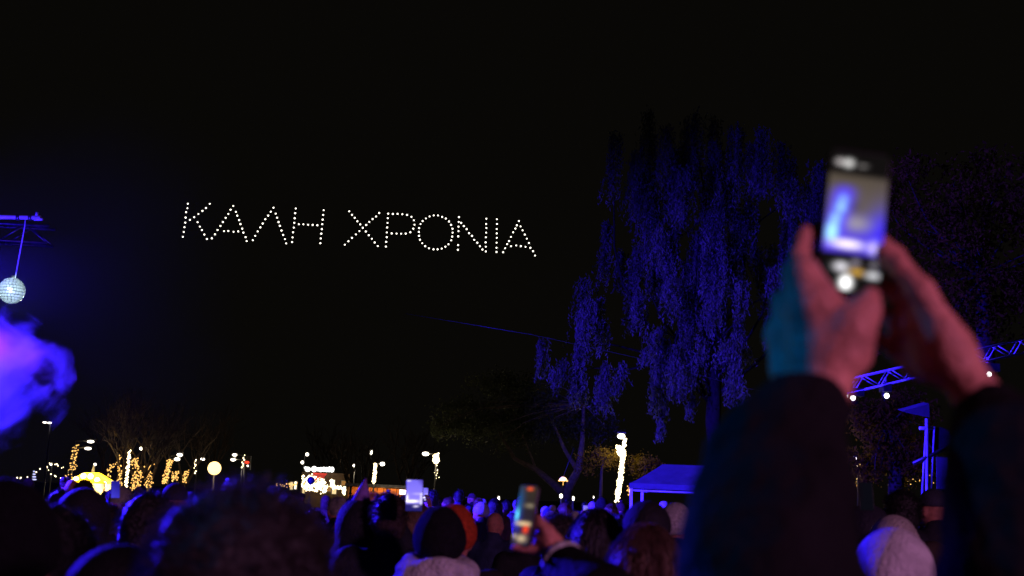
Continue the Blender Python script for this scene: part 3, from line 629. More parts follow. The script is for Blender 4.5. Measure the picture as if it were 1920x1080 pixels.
# ================================================================== RIGHT-HAND TRUSS AND TOWER
Y = 24.0; o0 = at(1740, 683, Y); t = empty('lighting_truss', o0); P = lambda px, py, y=Y: at(px, py, y) - o0
truss(t, P(1545, 735), P(1990, 632), .26, 18, M['alu'])
tag(t, 'blue lit lattice truss carrying small lamps above the tower', 'truss')
for (px, py, w_, dots, lab) in ((1602, 736, .30, [(1585, 743), (1596, 747)], 'bulky lamp hanging under the truss end next to the hand'), (1660, 728, .16, [(1659, 743)], 'small lamp with one bright round light below the truss'), (1852, 690, .36, [(1850, 703)], 'wide dark lamp hanging under the outer end of the truss')):
    b0 = at(px, py, Y); t = empty('truss_lamp', b0); MB().box((0, 0, 0), (w_, .3, .16)).build('housing', M['metal'], t)
    MB().tube([(0, 0, .08), (0, 0, .22)], .03, 8).build('clamp', M['alu'], t); MB().tube([(0, 0, -.08), (0, -.06, -.2)], [.09, .06], 10).build('snout', M['black'], t)
    for j, (dx, dy) in enumerate(dots): MB().ball(at(dx, dy, Y) - b0 - Vector((0, .12, 0)), .05 if j == len(dots) - 1 else .03, 10, 8).build('lens', M['white'], t)
    tag(t, lab, 'stage lamp')
Y = 22.0; b0 = gz(1735, 925, Y); t = empty('lighting_tower', b0); P = lambda px, py, y=Y: at(px, py, y) - b0
MB().tube([(0, 0, 0), P(1738, 785)], .035, 8).build('mast', M['alu'], t)
for (a, b) in (((1729, 930), (1737, 800)), ((1752, 800), (1745, 930))): MB().tube([P(*a), P(*b)], .02, 6).build('strut', M['alu'], t)
MB().tube([P(1712, 869), P(1783, 836)], .035, 8).build('crossbar', M['metal'], t)
MB().tube([P(1724, 803), P(1748, 803)], .03, 8).build('bracket', M['alu'], t)
h = MB(); a, b, c, d = P(1692, 771), P(1742, 757), P(1743, 783), P(1700, 774)
for dy in (0,): h.poly([a, b, c, d]); q = Vector((0, .3, .05)); h.poly([a + q, d + q, c + q, b + q]); h.poly([a, a + q, b + q, b]); h.poly([b, b + q, c + q, c]); h.poly([c, c + q, d + q, d]); h.poly([d, d + q, a + q, a])
h.build('hood', M['canvas_dark'], t)
MB().tube([P(1762, 822), P(1762, 822) + Vector((.05, .35, 0))], [.2, .17], 18).build('round_lamp', M['black'], t)
MB().box(P(1766, 887), (.2, .03, .56)).build('side_banner', M['canvas_dark'], t)
for a in range(3):
    th = a * 2.09 + .4; MB().tube([(0, 0, .9), (math.cos(th) * .7, math.sin(th) * .7, 0.05)], .02, 6).build('leg', M['alu'], t)
tag(t, 'slim lighting tower on a tripod with crossbar and round lamp', 'lighting tower')

# ================================================================== PEOPLE
def waves(P, freq, seed, n=7):
    rs = np.random.RandomState(seed); out = 0
    for i in range(n):
        k = rs.normal(size=3); k = k / np.linalg.norm(k) * freq * rs.uniform(.6, 1.7); out = out + np.sin(P @ k + rs.uniform(0, 6.28))
    return out / n
def sdf_mesh(name, prims, vox, k=.03, disp=None, cut=None):
    """one continuous surface grown round capsules ('c') and ellipsoids ('e'); negative ops '-c', '-e' carve"""
    lo = np.full(3, 1e9); hi = -lo
    for p in prims:
        if p[0][0] == '-': continue
        if p[0] == 'c':
            for q, r in ((p[1], p[3]), (p[2], p[4])): lo = np.minimum(lo, np.array(q) - r); hi = np.maximum(hi, np.array(q) + r)
        else: lo = np.minimum(lo, np.array(p[1]) - max(p[2])); hi = np.maximum(hi, np.array(p[1]) + max(p[2]))
    lo -= vox * 3 + .02; hi += vox * 3 + .02
    n = np.ceil((hi - lo) / vox).astype(int) + 1
    ax = [lo[i] + vox * np.arange(n[i]) for i in range(3)]
    F = np.full(n, 10.0, np.float32)
    for p in prims:
        neg = p[0][0] == '-'; op = p[0][-1]; kk = p[-1] if (op == 'c' and len(p) > 5) or (op == 'e' and len(p) > 3) else k
        if op == 'c':
            a, b = np.array(p[1], float), np.array(p[2], float); ra, rb = p[3], p[4]; mlo = np.minimum(a - ra, b - rb); mhi = np.maximum(a + ra, b + rb)
        else:
            a = np.array(p[1], float); r = np.array(p[2], float); mlo = a - r.max(); mhi = a + r.max()
        mlo = mlo - kk * 1.5 - vox * 3; mhi = mhi + kk * 1.5 + vox * 3
        i0 = [max(0, int((mlo[i] - lo[i]) / vox)) for i in range(3)]; i1 = [min(n[i], int((mhi[i] - lo[i]) / vox) + 2) for i in range(3)]
        if any(i1[i] <= i0[i] for i in range(3)): continue
        sl = tuple(slice(i0[i], i1[i]) for i in range(3))
        G = np.stack(np.meshgrid(ax[0][sl[0]], ax[1][sl[1]], ax[2][sl[2]], indexing='ij'), -1)
        if op == 'c':
            ba = b - a; L2 = ba @ ba + 1e-12; t = np.clip(((G - a) @ ba) / L2, 0, 1)
            d = np.linalg.norm(G - a - t[..., None] * ba, axis=-1) - (ra + (rb - ra) * t)
        else:
            q = (G - a) / r; k0 = np.linalg.norm(q, axis=-1); k1 = np.linalg.norm(q / r, axis=-1) + 1e-9; d = k0 * (k0 - 1) / k1
        f = F[sl]
        if neg:
            d = -d; h = np.maximum(kk - np.abs(f - d), 0) / kk; F[sl] = np.maximum(f, d) + h * h * kk * .25
        else:
            h = np.maximum(kk - np.abs(f - d), 0) / kk; F[sl] = np.minimum(f, d) - h * h * kk * .25
    if disp is not None or cut is not None:
        G = np.stack(np.meshgrid(*ax, indexing='ij'), -1)
        near = np.abs(F) < .12
        if disp is not None: F[near] += disp(G[near]).astype(np.float32)
        if cut is not None: F = np.maximum(F, cut(G).astype(np.float32))
    return nets(name, F, lo, vox)
def nets(name, F, lo, vox):
    S = F < 0; nx, ny, nz = F.shape; cx, cy_, cz = nx - 1, ny - 1, nz - 1
    acc = np.zeros((cx, cy_, cz, 3), np.float32); cnt = np.zeros((cx, cy_, cz), np.int16)
    co = [(i, j, k) for i in (0, 1) for j in (0, 1) for k in (0, 1)]
    any_ = np.zeros((cx, cy_, cz), bool); all_ = np.ones_like(any_)
    for (i, j, k) in co:
        s = S[i:i + cx, j:j + cy_, k:k + cz]; any_ |= s; all_ &= s
    act = any_ & ~all_; idx = np.argwhere(act); m = len(idx)
    if m == 0: return bpy.data.meshes.new(name)
    acc = np.zeros((m, 3)); cnt = np.zeros(m)
    val = {c: F[idx[:, 0] + c[0], idx[:, 1] + c[1], idx[:, 2] + c[2]] for c in co}
    for c in co:
        for a in range(3):
            if c[a] == 0:
                e = list(c); e[a] = 1; e = tuple(e); f0, f1 = val[c], val[e]; x = (f0 < 0) != (f1 < 0)
                t = np.where(x, f0 / np.where(x, f0 - f1, 1), 0); p = np.tile(np.array(c, float), (m, 1)); p[:, a] += t
                acc[x] += p[x]; cnt[x] += 1
    V = (idx + acc / cnt[:, None]) * vox + lo
    vid = np.full(act.shape, -1, np.int32); vid[act] = np.arange(m); quads = []
    for a in range(3):
        b, c = (a + 1) % 3, (a + 2) % 3
        s0 = [slice(None)] * 3; s1 = [slice(None)] * 3; s0[a] = slice(0, -1); s1[a] = slice(1, None)
        ch = S[tuple(s0)] != S[tuple(s1)]; E = np.argwhere(ch)
        E = E[(E[:, b] > 0) & (E[:, c] > 0) & (E[:, b] < F.shape[b] - 1) & (E[:, c] < F.shape[c] - 1)]
        inside = S[E[:, 0], E[:, 1], E[:, 2]]; q = []
        for (db, dc) in ((-1, -1), (0, -1), (0, 0), (-1, 0)):
            I = E.copy(); I[:, b] += db; I[:, c] += dc; q.append(vid[I[:, 0], I[:, 1], I[:, 2]])
        q = np.stack(q, 1); q[~inside] = q[~inside][:, ::-1]; quads.append(q)
    Q = np.concatenate(quads); Q = Q[(Q >= 0).all(1)]
    return mesh_arr(name, V, Q, True)

def v3(*a): return np.array(a, float)
def hand_prims(W, Fd, Nn, side, s=1.0, curl=.5):
    W = np.array(W, float); Fd = unit(np.array(Fd, float)); Nn = np.array(Nn, float); Nn = unit(Nn - Fd * (Nn @ Fd)); Sd = np.cross(Fd, Nn) * side
    o = []
    for q in (-.024, 0, .024): o.append(('c', W + Sd * q * s * .6, W + Fd * .085 * s + Sd * q * s, .019 * s, .016 * s, .02))
    for i, L in enumerate((.072, .080, .074, .056)):
        p = W + Fd * .088 * s + Sd * (.031 - .021 * i) * s; ang = curl * .5
        for j, f in enumerate((.45, .32, .25)):
            d = Fd * math.cos(ang) + Nn * math.sin(ang); q = p + d * L * f * s; o.append(('c', p, q, (.0100 - .0008 * j) * s, (.0094 - .0008 * j) * s, .006)); p = q; ang += curl
    p = W + Fd * .025 * s + Sd * .024 * s; q = p + unit(Fd * .6 + Sd * .75 + Nn * .25) * .045 * s; r = q + unit(Fd * .9 + Sd * .2 + Nn * .4) * .034 * s; u = r + unit(Fd * .9 + Nn * .5) * .026 * s
    o += [('c', p, q, .016 * s, .013 * s, .012), ('c', q, r, .0125 * s, .0115 * s, .006), ('c', r, u, .0115 * s, .0095 * s, .006)]
    return o
def head_prims(c=(0, 0, 0), nod=0):
    cx, cyy, cz = c; o = []
    e = lambda x, y, z: (cx + x, cyy + y * math.cos(nod) - z * math.sin(nod), cz + z * math.cos(nod) + y * math.sin(nod))
    o.append(('e', e(0, -.005, .02), (.075, .096, .100), .04)); o.append(('e', e(0, .035, -.045), (.058, .062, .062), .04)); o.append(('c', e(0, .075, -.085), e(0, .07, -.08), .028, .028, .03))
    o.append(('c', e(0, .088, .012), e(0, .113, -.022), .011, .015, .012)); o.append(('c', e(-.016, .112 - .012, -.055), e(.016, .112 - .012, -.055), .009, .009, .008))
    for s in (-1, 1):
        o.append(('e', e(s * .078, -.005, -.012), (.013, .024, .032), .01)); o.append(('c', e(s * .012, .092, .028), e(s * .045, .08, .028), .009, .008, .012))
        o.append(('-e', e(s * .032, .103, .010), (.016, .016, .011), .010)); o.append(('e', e(s * .032, .083, .010), (.0125, .0125, .0125), .004))
    return o
SH = v3(.185, 0, 1.385)
POSES = {
    'down': dict(L=((-.245, .0, 1.11), (-.225, .10, .87), (0.05, .25, -1), (1, .3, 0)), R=((.245, .0, 1.11), (.225, .10, .87), (-.05, .25, -1), (-1, .3, 0))),
    'pocket': dict(L=((-.27, -.03, 1.12), (-.19, .13, .98), (.4, .5, -.8), (1, 0, 0)), R=((.27, -.03, 1.12), (.19, .13, .98), (-.4, .5, -.8), (-1, 0, 0))),
    'phone': dict(L=((-.20, .22, 1.36), (-.085, .30, 1.60), (.25, .25, 1), (.7, -.4, 0)), R=((.20, .22, 1.36), (.085, .30, 1.60), (-.25, .25, 1), (-.7, -.4, 0))),
    'one': dict(L=((-.245, .0, 1.11), (-.225, .10, .87), (0.05, .25, -1), (1, .3, 0)), R=((.24, .20, 1.42), (.14, .30, 1.66), (-.2, .2, 1), (-.6, -.5, 0))),
}
def body_mesh(pose, vox, head=True, nod=.12):
    o = []
    if head: o += head_prims((0, .02, 1.60), nod)
    o += [('c', (0, -.012, 1.40), (0, .0, 1.54), .060, .056, .04), ('c', (-.15, -.005, 1.385), (.15, -.005, 1.385), .055, .055, .05),
          ('e', (0, 0, 1.25), (.165, .105, .21), .06), ('e', (0, 0, .98), (.155, .105, .15), .06)]
    for s in (-1, 1):
        o += [('c', (s * .085, 0, .93), (s * .09, .02, .50), .085, .058, .05), ('c', (s * .09, .02, .50), (s * .09, -.02, .09), .056, .040, .03), ('c', (s * .09, -.03, .055), (s * .10, .13, .045), .040, .034, .02)]
        E, W_, Fd, Nn = POSES[pose]['L' if s < 0 else 'R']; a = SH * v3(s, 1, 1)
        o += [('c', a, E, .050, .040, .04), ('c', E, W_, .040, .028, .02)] + hand_prims(W_, Fd, Nn, s, 1.0, .55 if pose in ('phone', 'one') else .35)
    return sdf_mesh('body', o, vox)
def coat_mesh(pose, vox, puff=.03, hem=.78, seed=1, wr=.006, collar=True):
    o = [('e', (0, -.005, 1.24), (.175 + puff, .115 + puff, .23), .08), ('c', (-.16, -.008, 1.375), (.16, -.008, 1.375), .062 + puff * .5, .062 + puff * .5, .06), ('e', (0, 0, 1.0), (.185 + puff, .125 + puff, .26), .08)]
    if collar: o += [('c', (-.03, -.012, 1.42), (.03, -.012, 1.42), .082, .082, .03), ('c', (0, -.03, 1.44), (0, -.02, 1.485), .078, .074, .02)]
    for s in (-1, 1):
        E, W_, Fd, Nn = POSES[pose]['L' if s < 0 else 'R']; a = SH * v3(s, 1, 1); E = np.array(E); W_ = np.array(W_)
        o += [('c', a, E, .066 + puff * .7, .056 + puff * .6, .05), ('c', E, E + (W_ - E) * .88, .056 + puff * .6, .043 + puff * .4, .03)]
    cut = (lambda G: hem - G[..., 2]) if hem > 0 else None
    return sdf_mesh('coat', o, vox, .05, lambda P: wr * waves(P * v3(1, 1, 1.6), 55, seed) + wr * .8 * waves(P, 25, seed + 9), cut)
def trousers_mesh(vox):
    o = [('e', (0, 0, .95), (.165, .115, .14), .05)]
    for s in (-1, 1): o += [('c', (s * .087, 0, .92), (s * .092, .02, .50), .098, .075, .05), ('c', (s * .092, .02, .50), (s * .092, -.015, .10), .072, .066, .03)]
    return sdf_mesh('trousers', o, vox, .04, lambda P: .004 * waves(P, 40, 3))
def shoes_mesh(vox):
    return sdf_mesh('shoe', [('c', (0, -.05, .055), (.01, .13, .05), .050, .045, .02), ('c', (0, -.03, .08), (0, -.03, .13), .05, .05, .03)], vox, .02, None, lambda G: -.005 - G[..., 2])
HC = v3(0, .012, 1.625)
def hair_mesh(kind, vox, seed=2):
    face = [('-e', HC + v3(0, .135, -.055), (.085, .085, .13), .02)]
    if kind == 'short': return sdf_mesh('hair', [('e', HC + v3(0, -.012, .004), (.088, .104, .106), .02), ('e', HC + v3(0, -.055, -.05), (.076, .055, .075), .02)] + face, vox, .02, lambda P: .006 * waves(P, 110, seed, 10) + .004 * waves(P, 220, seed + 1, 10))
    if kind == 'long': return sdf_mesh('hair', [('e', HC + v3(0, -.012, .004), (.095, .108, .11), .02), ('c', HC + v3(-.05, -.05, -.03), HC + v3(-.075, -.075, -.30), .065, .05, .05), ('c', HC + v3(.05, -.05, -.03), HC + v3(.075, -.075, -.30), .065, .05, .05), ('c', HC + v3(0, -.07, -.05), HC + v3(0, -.10, -.33), .07, .055, .05)] + face, vox, .03,
                                           lambda P: .008 * waves(P * v3(2.2, 2.2, .25), 70, seed, 9))
    if kind == 'bun': return sdf_mesh('hair', [('e', HC + v3(0, -.012, .004), (.086, .102, .103), .02), ('e', HC + v3(0, -.10, .06), (.048, .045, .045), .02)] + face, vox, .02, lambda P: .005 * waves(P, 110, seed, 9))
    if kind == 'curly': return sdf_mesh('hair', [('e', HC + v3(0, -.02, .012), (.118, .125, .125), .02), ('e', HC + v3(0, -.07, -.08), (.11, .075, .09), .04)] + face, vox, .03, lambda P: .012 * waves(P, 90, seed, 9) + .008 * waves(P, 200, seed + 5, 9))
    if kind == 'stubble': return sdf_mesh('hair', [('e', HC + v3(0, -.022, -.012), (.0785, .0925, .098), .02)] + face + [('-e', HC + v3(0, .02, .12), (.15, .15, .11), .03), ('-e', HC + v3(0, .06, -.12), (.12, .10, .10), .02)], vox, .02)
    if kind == 'beanie': return sdf_mesh('beanie', [('e', HC + v3(0, -.012, .025), (.094, .111, .108), .02), ('c', HC + v3(-.02, -.02, .0), HC + v3(.02, -.02, .0), .084, .084, .02), ('c', HC + v3(0, -.055, -.005), HC + v3(0, .03, .005), .090, .089, .02)], vox, .02, lambda P: .0025 * waves(P * v3(3, 3, .2), 90, seed, 8), lambda G: (HC[2] - .045) - G[..., 2] + .25 * (G[..., 1] - .02))
    if kind == 'hood': return sdf_mesh('hood', [('e', HC + v3(0, -.03, .0), (.125, .14, .145), .02), ('e', HC + v3(0, -.05, -.13), (.12, .105, .10), .05), ('-e', HC + v3(0, .135, -.03), (.085, .13, .115), .02)], vox, .04, lambda P: .006 * waves(P, 45, seed, 7))
    if kind == 'cap': return sdf_mesh('cap', [('e', HC + v3(0, -.008, .02), (.092, .108, .10), .02), ('e', HC + v3(0, .12, .012), (.07, .075, .012), .015)], vox, .015, None, lambda G: (HC[2] + .0) - G[..., 2])
    if kind == 'cone': return sdf_mesh('party_hat', [('c', HC + v3(0, -.03, .10), HC + v3(.02, -.05, .25), .062, .006, .01)], vox, .01, None, lambda G: (HC[2] + .08) - G[..., 2])
VC = .013
TR_ME = trousers_mesh(.016); TR_ME.materials.append(M['trousers']); SHOE_ME = shoes_mesh(.012); SHOE_ME.materials.append(M['shoes'])
_cache = {}
def part(kind, key, fn, mt):
    if (kind, key) not in _cache:
        me = fn(); me.materials.append(M[mt]); _cache[(kind, key)] = me
    return _cache[(kind, key)]
def person(loc, rz, height, pose, top, coat, topcol, label, group=None, vox=VC, puff=.03, seed=1, extra=None, skincoat=None):
    """a standing figure; top = head covering kind; 1.72 m tall before scaling"""
    s = height / 1.725; t = empty('person', loc, rz, s)
    link('body', part('body', (pose, vox), lambda: body_mesh(pose, vox), 'skin'), None, t)
    o = link('coat', part('coat', (pose, vox, puff), lambda: coat_mesh(pose, vox, puff, seed=seed), 'coat'), None, t); o.color = (*coat, 1)
    link('trousers', TR_ME, None, t)
    for sx in (-1, 1):
        o = link('shoe', SHOE_ME, None, t); o.location = (sx * .094, .02, 0)
    tops = top if isinstance(top, (list, tuple)) else [top]
    cols_ = topcol if isinstance(topcol, list) else [topcol]
    for k, c in zip(tops, cols_):
        if k in (None, 'bald'): continue
        if k in ('short', 'long', 'curly', 'bun'):
            if k not in CR_STR:
                q = {'short': (.086, .101, .104, 700, .030, .5, .15, .8), 'bun': (.084, .10, .101, 500, .022, .3, .3, .6), 'curly': (.116, .123, .123, 1100, .034, .9, 0, .9), 'long': (.093, .106, .108, 900, .30, .08, 1.3, .15)}[k]
                x = strand_hair('hair_strands', None, HC + v3(0, -.013, .004), q[:3], q[3], q[4], .005, (0, 0, 0), q[5], q[6], q[7], segs=4 if k != 'long' else 8, seed=len(CR_STR) + 31); CR_STR[k] = x.data; bpy.data.objects.remove(x)
            x = link('hair_strands', CR_STR[k], None, t); x['kind'] = 'stuff'; x.color = (*[v * 1.3 + .006 for v in c], 1)
        if k == 'beanie' and int(loc[0] * 97 + loc[1] * 31) % 3 == 0:
            x = link('pompom', part('hair', 'pompom', lambda: sdf_mesh('pompom', [('e', HC + v3(0, -.015, .158), (.042, .042, .038))], .008, .02, lambda P: .010 * waves(P, 260, 5, 10)), 'knit'), None, t); x.color = (*c, 1)
        hat = k in ('beanie', 'hood', 'cap', 'cone')
        o = link({'beanie': 'beanie', 'hood': 'hood', 'cap': 'cap', 'cone': 'party_hat'}.get(k, 'hair'), part('hair', (k, vox), lambda: hair_mesh(k, vox), {'beanie': 'knit', 'hood': 'coat', 'cap': 'coat', 'cone': 'coat'}.get(k, 'hair')), None, t); o.color = (*c, 1)
    tag(t, label, 'person', group); return t
# ---- strand hair for the near heads
CR_STR = {}
def strand_hair(name, parent, c, r, n, length, width, colr, curl=.5, grav=.0, out=1.0, back_only=True, segs=5, seed=3, lift=0):
    rs = np.random.RandomState(seed); d = unit(rs.normal(size=(n * 3, 3)))
    keep = (d[:, 2] > -.55) & ~((d[:, 1] > .45) & (d[:, 2] < .35)); d = d[keep][:n]; n = len(d)
    p = np.array(c) + d * np.array(r); dirn = unit(d * out + rs.normal(size=(n, 3)) * .35 + v3(0, 0, lift)); L = length * rs.uniform(.5, 1.2, (n, 1)); P_ = [p]; ph = rs.uniform(0, 6.28, (n, 3))
    for s in range(segs):
        wob = np.sin(ph + s * 1.5) * curl; dirn = unit(dirn + wob * .6 + v3(0, 0, -grav)); P_.append(P_[-1] + dirn * L / segs)
        if grav > 0:
            q = (P_[-1] - np.array(c)) / (np.array(r) * 1.06); ln = np.linalg.norm(q, axis=1, keepdims=True); P_[-1] = np.where(ln < 1, np.array(c) + q / np.maximum(ln, 1e-6) * np.array(r) * 1.06, P_[-1])
    side = unit(np.cross(d + rs.normal(size=(n, 3)) * .5, rs.normal(size=(n, 3)))); V = []
    for s in range(segs + 1):
        wd = width * (1 - .8 * s / segs); V += [P_[s] - side * wd * .5, P_[s] + side * wd * .5]
    V = np.stack(V, 1); nv = 2 * (segs + 1); Fq = np.array([(2 * s, 2 * s + 1, 2 * s + 3, 2 * s + 2) for s in range(segs)]); Fq = (Fq[None] + nv * np.arange(n)[:, None, None]).reshape(-1, 4)
    o = link(name, mesh_arr(name, V.reshape(-1, 3), Fq, True), M['strand'], parent); o.color = (*colr, 1); o['kind'] = 'stuff'; return o

DARK = [(.012, .012, .014), (.02, .02, .026), (.03, .022, .018), (.045, .045, .05), (.015, .02, .035)]
placed = []
TOPH = dict(short=1.74, beanie=1.76, hood=1.77, curly=1.78, cap=1.745, long=1.742, stubble=1.728, bun=1.74)
def place(px, top_py, y, topk=None, **kw):
    """stand a person so that the top of the head is seen at (px, top_py) at depth y"""
    p = at(px, top_py, y); hgt = (p.z - ground_z(p.x, y)) * 1.725 / TOPH.get(topk, 1.74); placed.append((p.x, y, .32)); return Vector((p.x, y, ground_z(p.x, y))), hgt

# ---- phones
def phone(c, right, up, size, screen_fn, label, nx=26, ny=52, strength=1.0):
    c = Vector(c); r = Vector(right).normalized(); u = Vector(up); u = (u - r * u.dot(r)).normalized(); n = r.cross(u)     # n points to the viewer of the screen
    t = empty('smartphone', c); W_, H_ = size; m3 = Matrix((r, u, n)).transposed()
    # rounded body
    pts = []; rc = W_ * .13
    for (sx, sy, a0) in ((1, 1, 0), (-1, 1, 90), (-1, -1, 180), (1, -1, 270)):
        for k in range(5):
            a = R(a0 + 22.5 * k); pts.append((sx * (W_ / 2 - rc) + rc * math.cos(a), sy * (H_ / 2 - rc) + rc * math.sin(a)))
    b = MB(); n0 = len(pts); th = .0085
    for z, ins in ((-th / 2, .0015), (-th * .3, 0), (th * .3, 0), (th / 2, .0015)):
        for (x, y) in pts:
            f = 1 - ins / (W_ * .5); b.v.append(tuple(m3 @ Vector((x * f, y * f, z))))
    for L_ in range(3):
        for k in range(n0): b.f.append((L_ * n0 + k, L_ * n0 + (k + 1) % n0, (L_ + 1) * n0 + (k + 1) % n0, (L_ + 1) * n0 + k)); b.sm.append(True)
    b.f.append(tuple(range(n0))[::-1]); b.f.append(tuple(range(3 * n0, 4 * n0))); b.sm += [False, False]
    b.build('phone_body', M['black'], t)
    cb = MB()
    for k in range(3): cb.tube([m3 @ Vector((W_ * .22, H_ * (.40 - .09 * k), -th / 2)), m3 @ Vector((W_ * .22, H_ * (.40 - .09 * k), -th / 2 - .002))], .006, 10)
    cb.build('camera_lens', M['mirror'], t)
    g = [(i / nx, j / ny) for j in range(ny + 1) for i in range(nx + 1)]
    V = [tuple(m3 @ Vector(((a - .5) * W_ * .94, (bb - .5) * H_ * .965, th / 2 + .0006))) for a, bb in g]
    Fq = [(j * (nx + 1) + i, j * (nx + 1) + i + 1, (j + 1) * (nx + 1) + i + 1, (j + 1) * (nx + 1) + i) for j in range(ny) for i in range(nx)]
    me = mesh_arr('screen', V, Fq); ca = me.color_attributes.new('screen_image', 'FLOAT_COLOR', 'POINT')
    ca.data.foreach_set('color', np.array([(*screen_fn(a, 1 - bb), 1) for a, bb in g], np.float32).ravel())
    if 'phone_screen' not in bpy.data.materials:
        m = bpy.data.materials.new('phone_screen'); m.use_nodes = True; tn = m.node_tree
        for nd in list(tn.nodes):
            if nd.type != 'OUTPUT_MATERIAL': tn.nodes.remove(nd)
        at_ = tn.nodes.new('ShaderNodeAttribute'); at_.attribute_name = 'screen_image'; e = tn.nodes.new('ShaderNodeEmission'); tn.links.new(at_.outputs['Color'], e.inputs[0]); tn.links.new(e.outputs[0], tn.nodes['Material Output'].inputs[0])
        m.cycles.emission_sampling = 'NONE'
    link('screen', me, bpy.data.materials['phone_screen'], t); tag(t, label, 'smartphone'); return t
def gs(x, y, cx, cyy, sx, sy): return math.exp(-((x - cx) / sx) ** 2 - ((y - cyy) / sy) ** 2)
def sat(t): return max(0., min(1., t))
def mixc(a, b, t): return tuple(a[i] + (b[i] - a[i]) * t for i in range(3))
def screen_big(x, y):      # x right, y down, both 0..1
    c = (.006, .005, .005)
    inside = sat((y - .165) / .02) * sat((.745 - y) / .02)
    pv = mixc((.10, .078, .06), (.15, .12, .095), sat((y - .2) / .3)); pv = mixc(pv, (.05, .04, .04), gs(x, y, .42, .40, .12, .05) * .7)
    pv = mixc(pv, (.09, .04, .95), sat((y - .42) / .22) * .8); pv = mixc(pv, (.06, .03, .95), sat(gs(x, y, .98, .62, .24, .18) * 1.3)); pv = mixc(pv, (.42, .38, .36), gs(x, y, .5, .52, .25, .05) * .8)
    bx = .30 - (y - .25) * .42; pv = mixc(pv, (.12, .06, 1.0), sat(1.5 * math.exp(-((x - bx) / .16) ** 2) * sat((y - .24) / .08)))
    for (cx, cyy, s) in ((.27, .36, .5), (.24, .42, .8), (.17, .5, .8), (.13, .57, 1.4), (.12, .62, 1.8)): pv = mixc(pv, (.5, 1.1, 1.5), sat(gs(x, y, cx, cyy, .075, .033) * s))
    pv = mixc(pv, (1.6, 1.4, 1.5), sat(gs(x, y, .40, .675, .24, .022) * 1.3)); pv = mixc(pv, (.9, .75, 1.5), sat(gs(x, y, .85, .68, .08, .04)))
    c = mixc(c, pv, inside)
    for (cx, cyy, sx, sy, colr) in ((.16, .085, .06, .016, (.55, .5, .5)), (.31, .088, .07, .02, (.9, .88, .86)), (.56, .10, .07, .006, (.25, .23, .22)), (.33, .84, .10, .022, (.95, .92, 1)), (.60, .865, .10, .015, (.9, .5, .06)), (.88, .875, .11, .016, (.8, .8, .85)), (.57, .80, .06, .02, (.25, .22, .28)), (.43, .95, .075, .04, (2.2, 2.2, 2.2)), (.88, .80, .05, .02, (.2, .18, .22))):
        c = mixc(c, colr, sat(1.6 * gs(x, y, cx, cyy, sx, sy)))
    return c
def screen_small(x, y):
    c = mixc((.02, .015, .012), (.03, .02, .05), y); c = mixc(c, (.06, .045, .03), sat(1 - y * 2.2) * .6); c = mixc(c, (.01, .10, .30), sat(gs(x, y, .05, .35, .25, .28)))
    c = mixc(c, (.03, .02, .5), sat(gs(x, y, .08, .62, .22, .16))); c = mixc(c, (.30, .24, .16), gs(x, y, .75, .33, .28, .03)); c = mixc(c, (.2, 1.1, 1.4), sat(1.3 * gs(x, y, .06, .5, .09, .09)))
    c = mixc(c, (.85, .62, .34), sat(1.4 * gs(x, y, .55, .64, .45, .03))); c = mixc(c, (.95, .06, .02), sat(1.8 * gs(x, y, .72, .73, .13, .055))); c = mixc(c, (.6, .45, .28), sat(1.3 * gs(x, y, .55, .89, .25, .05))); c = mixc(c, (.7, .55, .5), sat(gs(x, y, .12, .86, .1, .025)))
    return mixc(c, (1.1, .12, .03), sat(1.6 * gs(x, y, .60, .045, .14, .02)))
def screen_blue(x, y):
    c = mixc((.20, .16, .95), (.32, .25, 1.1), sat(y * 1.5)); c = mixc(c, (.04, .02, .3), sat((x - .55) * 2 - y * 3)); c = mixc(c, (.02, .015, .16), sat((y - .74) / .06)); c = mixc(c, (.7, .6, 1.4), gs(x, y, .7, .45, .3, .03) * .7)
    c = mixc(c, (1.5, 1.4, 1.7), sat(1.5 * gs(x, y, .35, .69, .4, .035) + gs(x, y, .05, .58, .08, .1)));
    for k in range(5): c = mixc(c, (1.2, 1.1, 1.4), sat(1.5 * gs(x, y, .93, .46 + k * .075, .06, .025)))
    c = mixc(c, (.9, .8, 1.2), sat(1.4 * gs(x, y, .62, .85, .14, .025))); return mixc(c, (1, .9, 1), sat(1.5 * gs(x, y, .12, .03, .12, .015)))
def screen_dim(x, y): return mixc((.05, .04, .5), (.3, .25, .9), sat(y - x * .4))

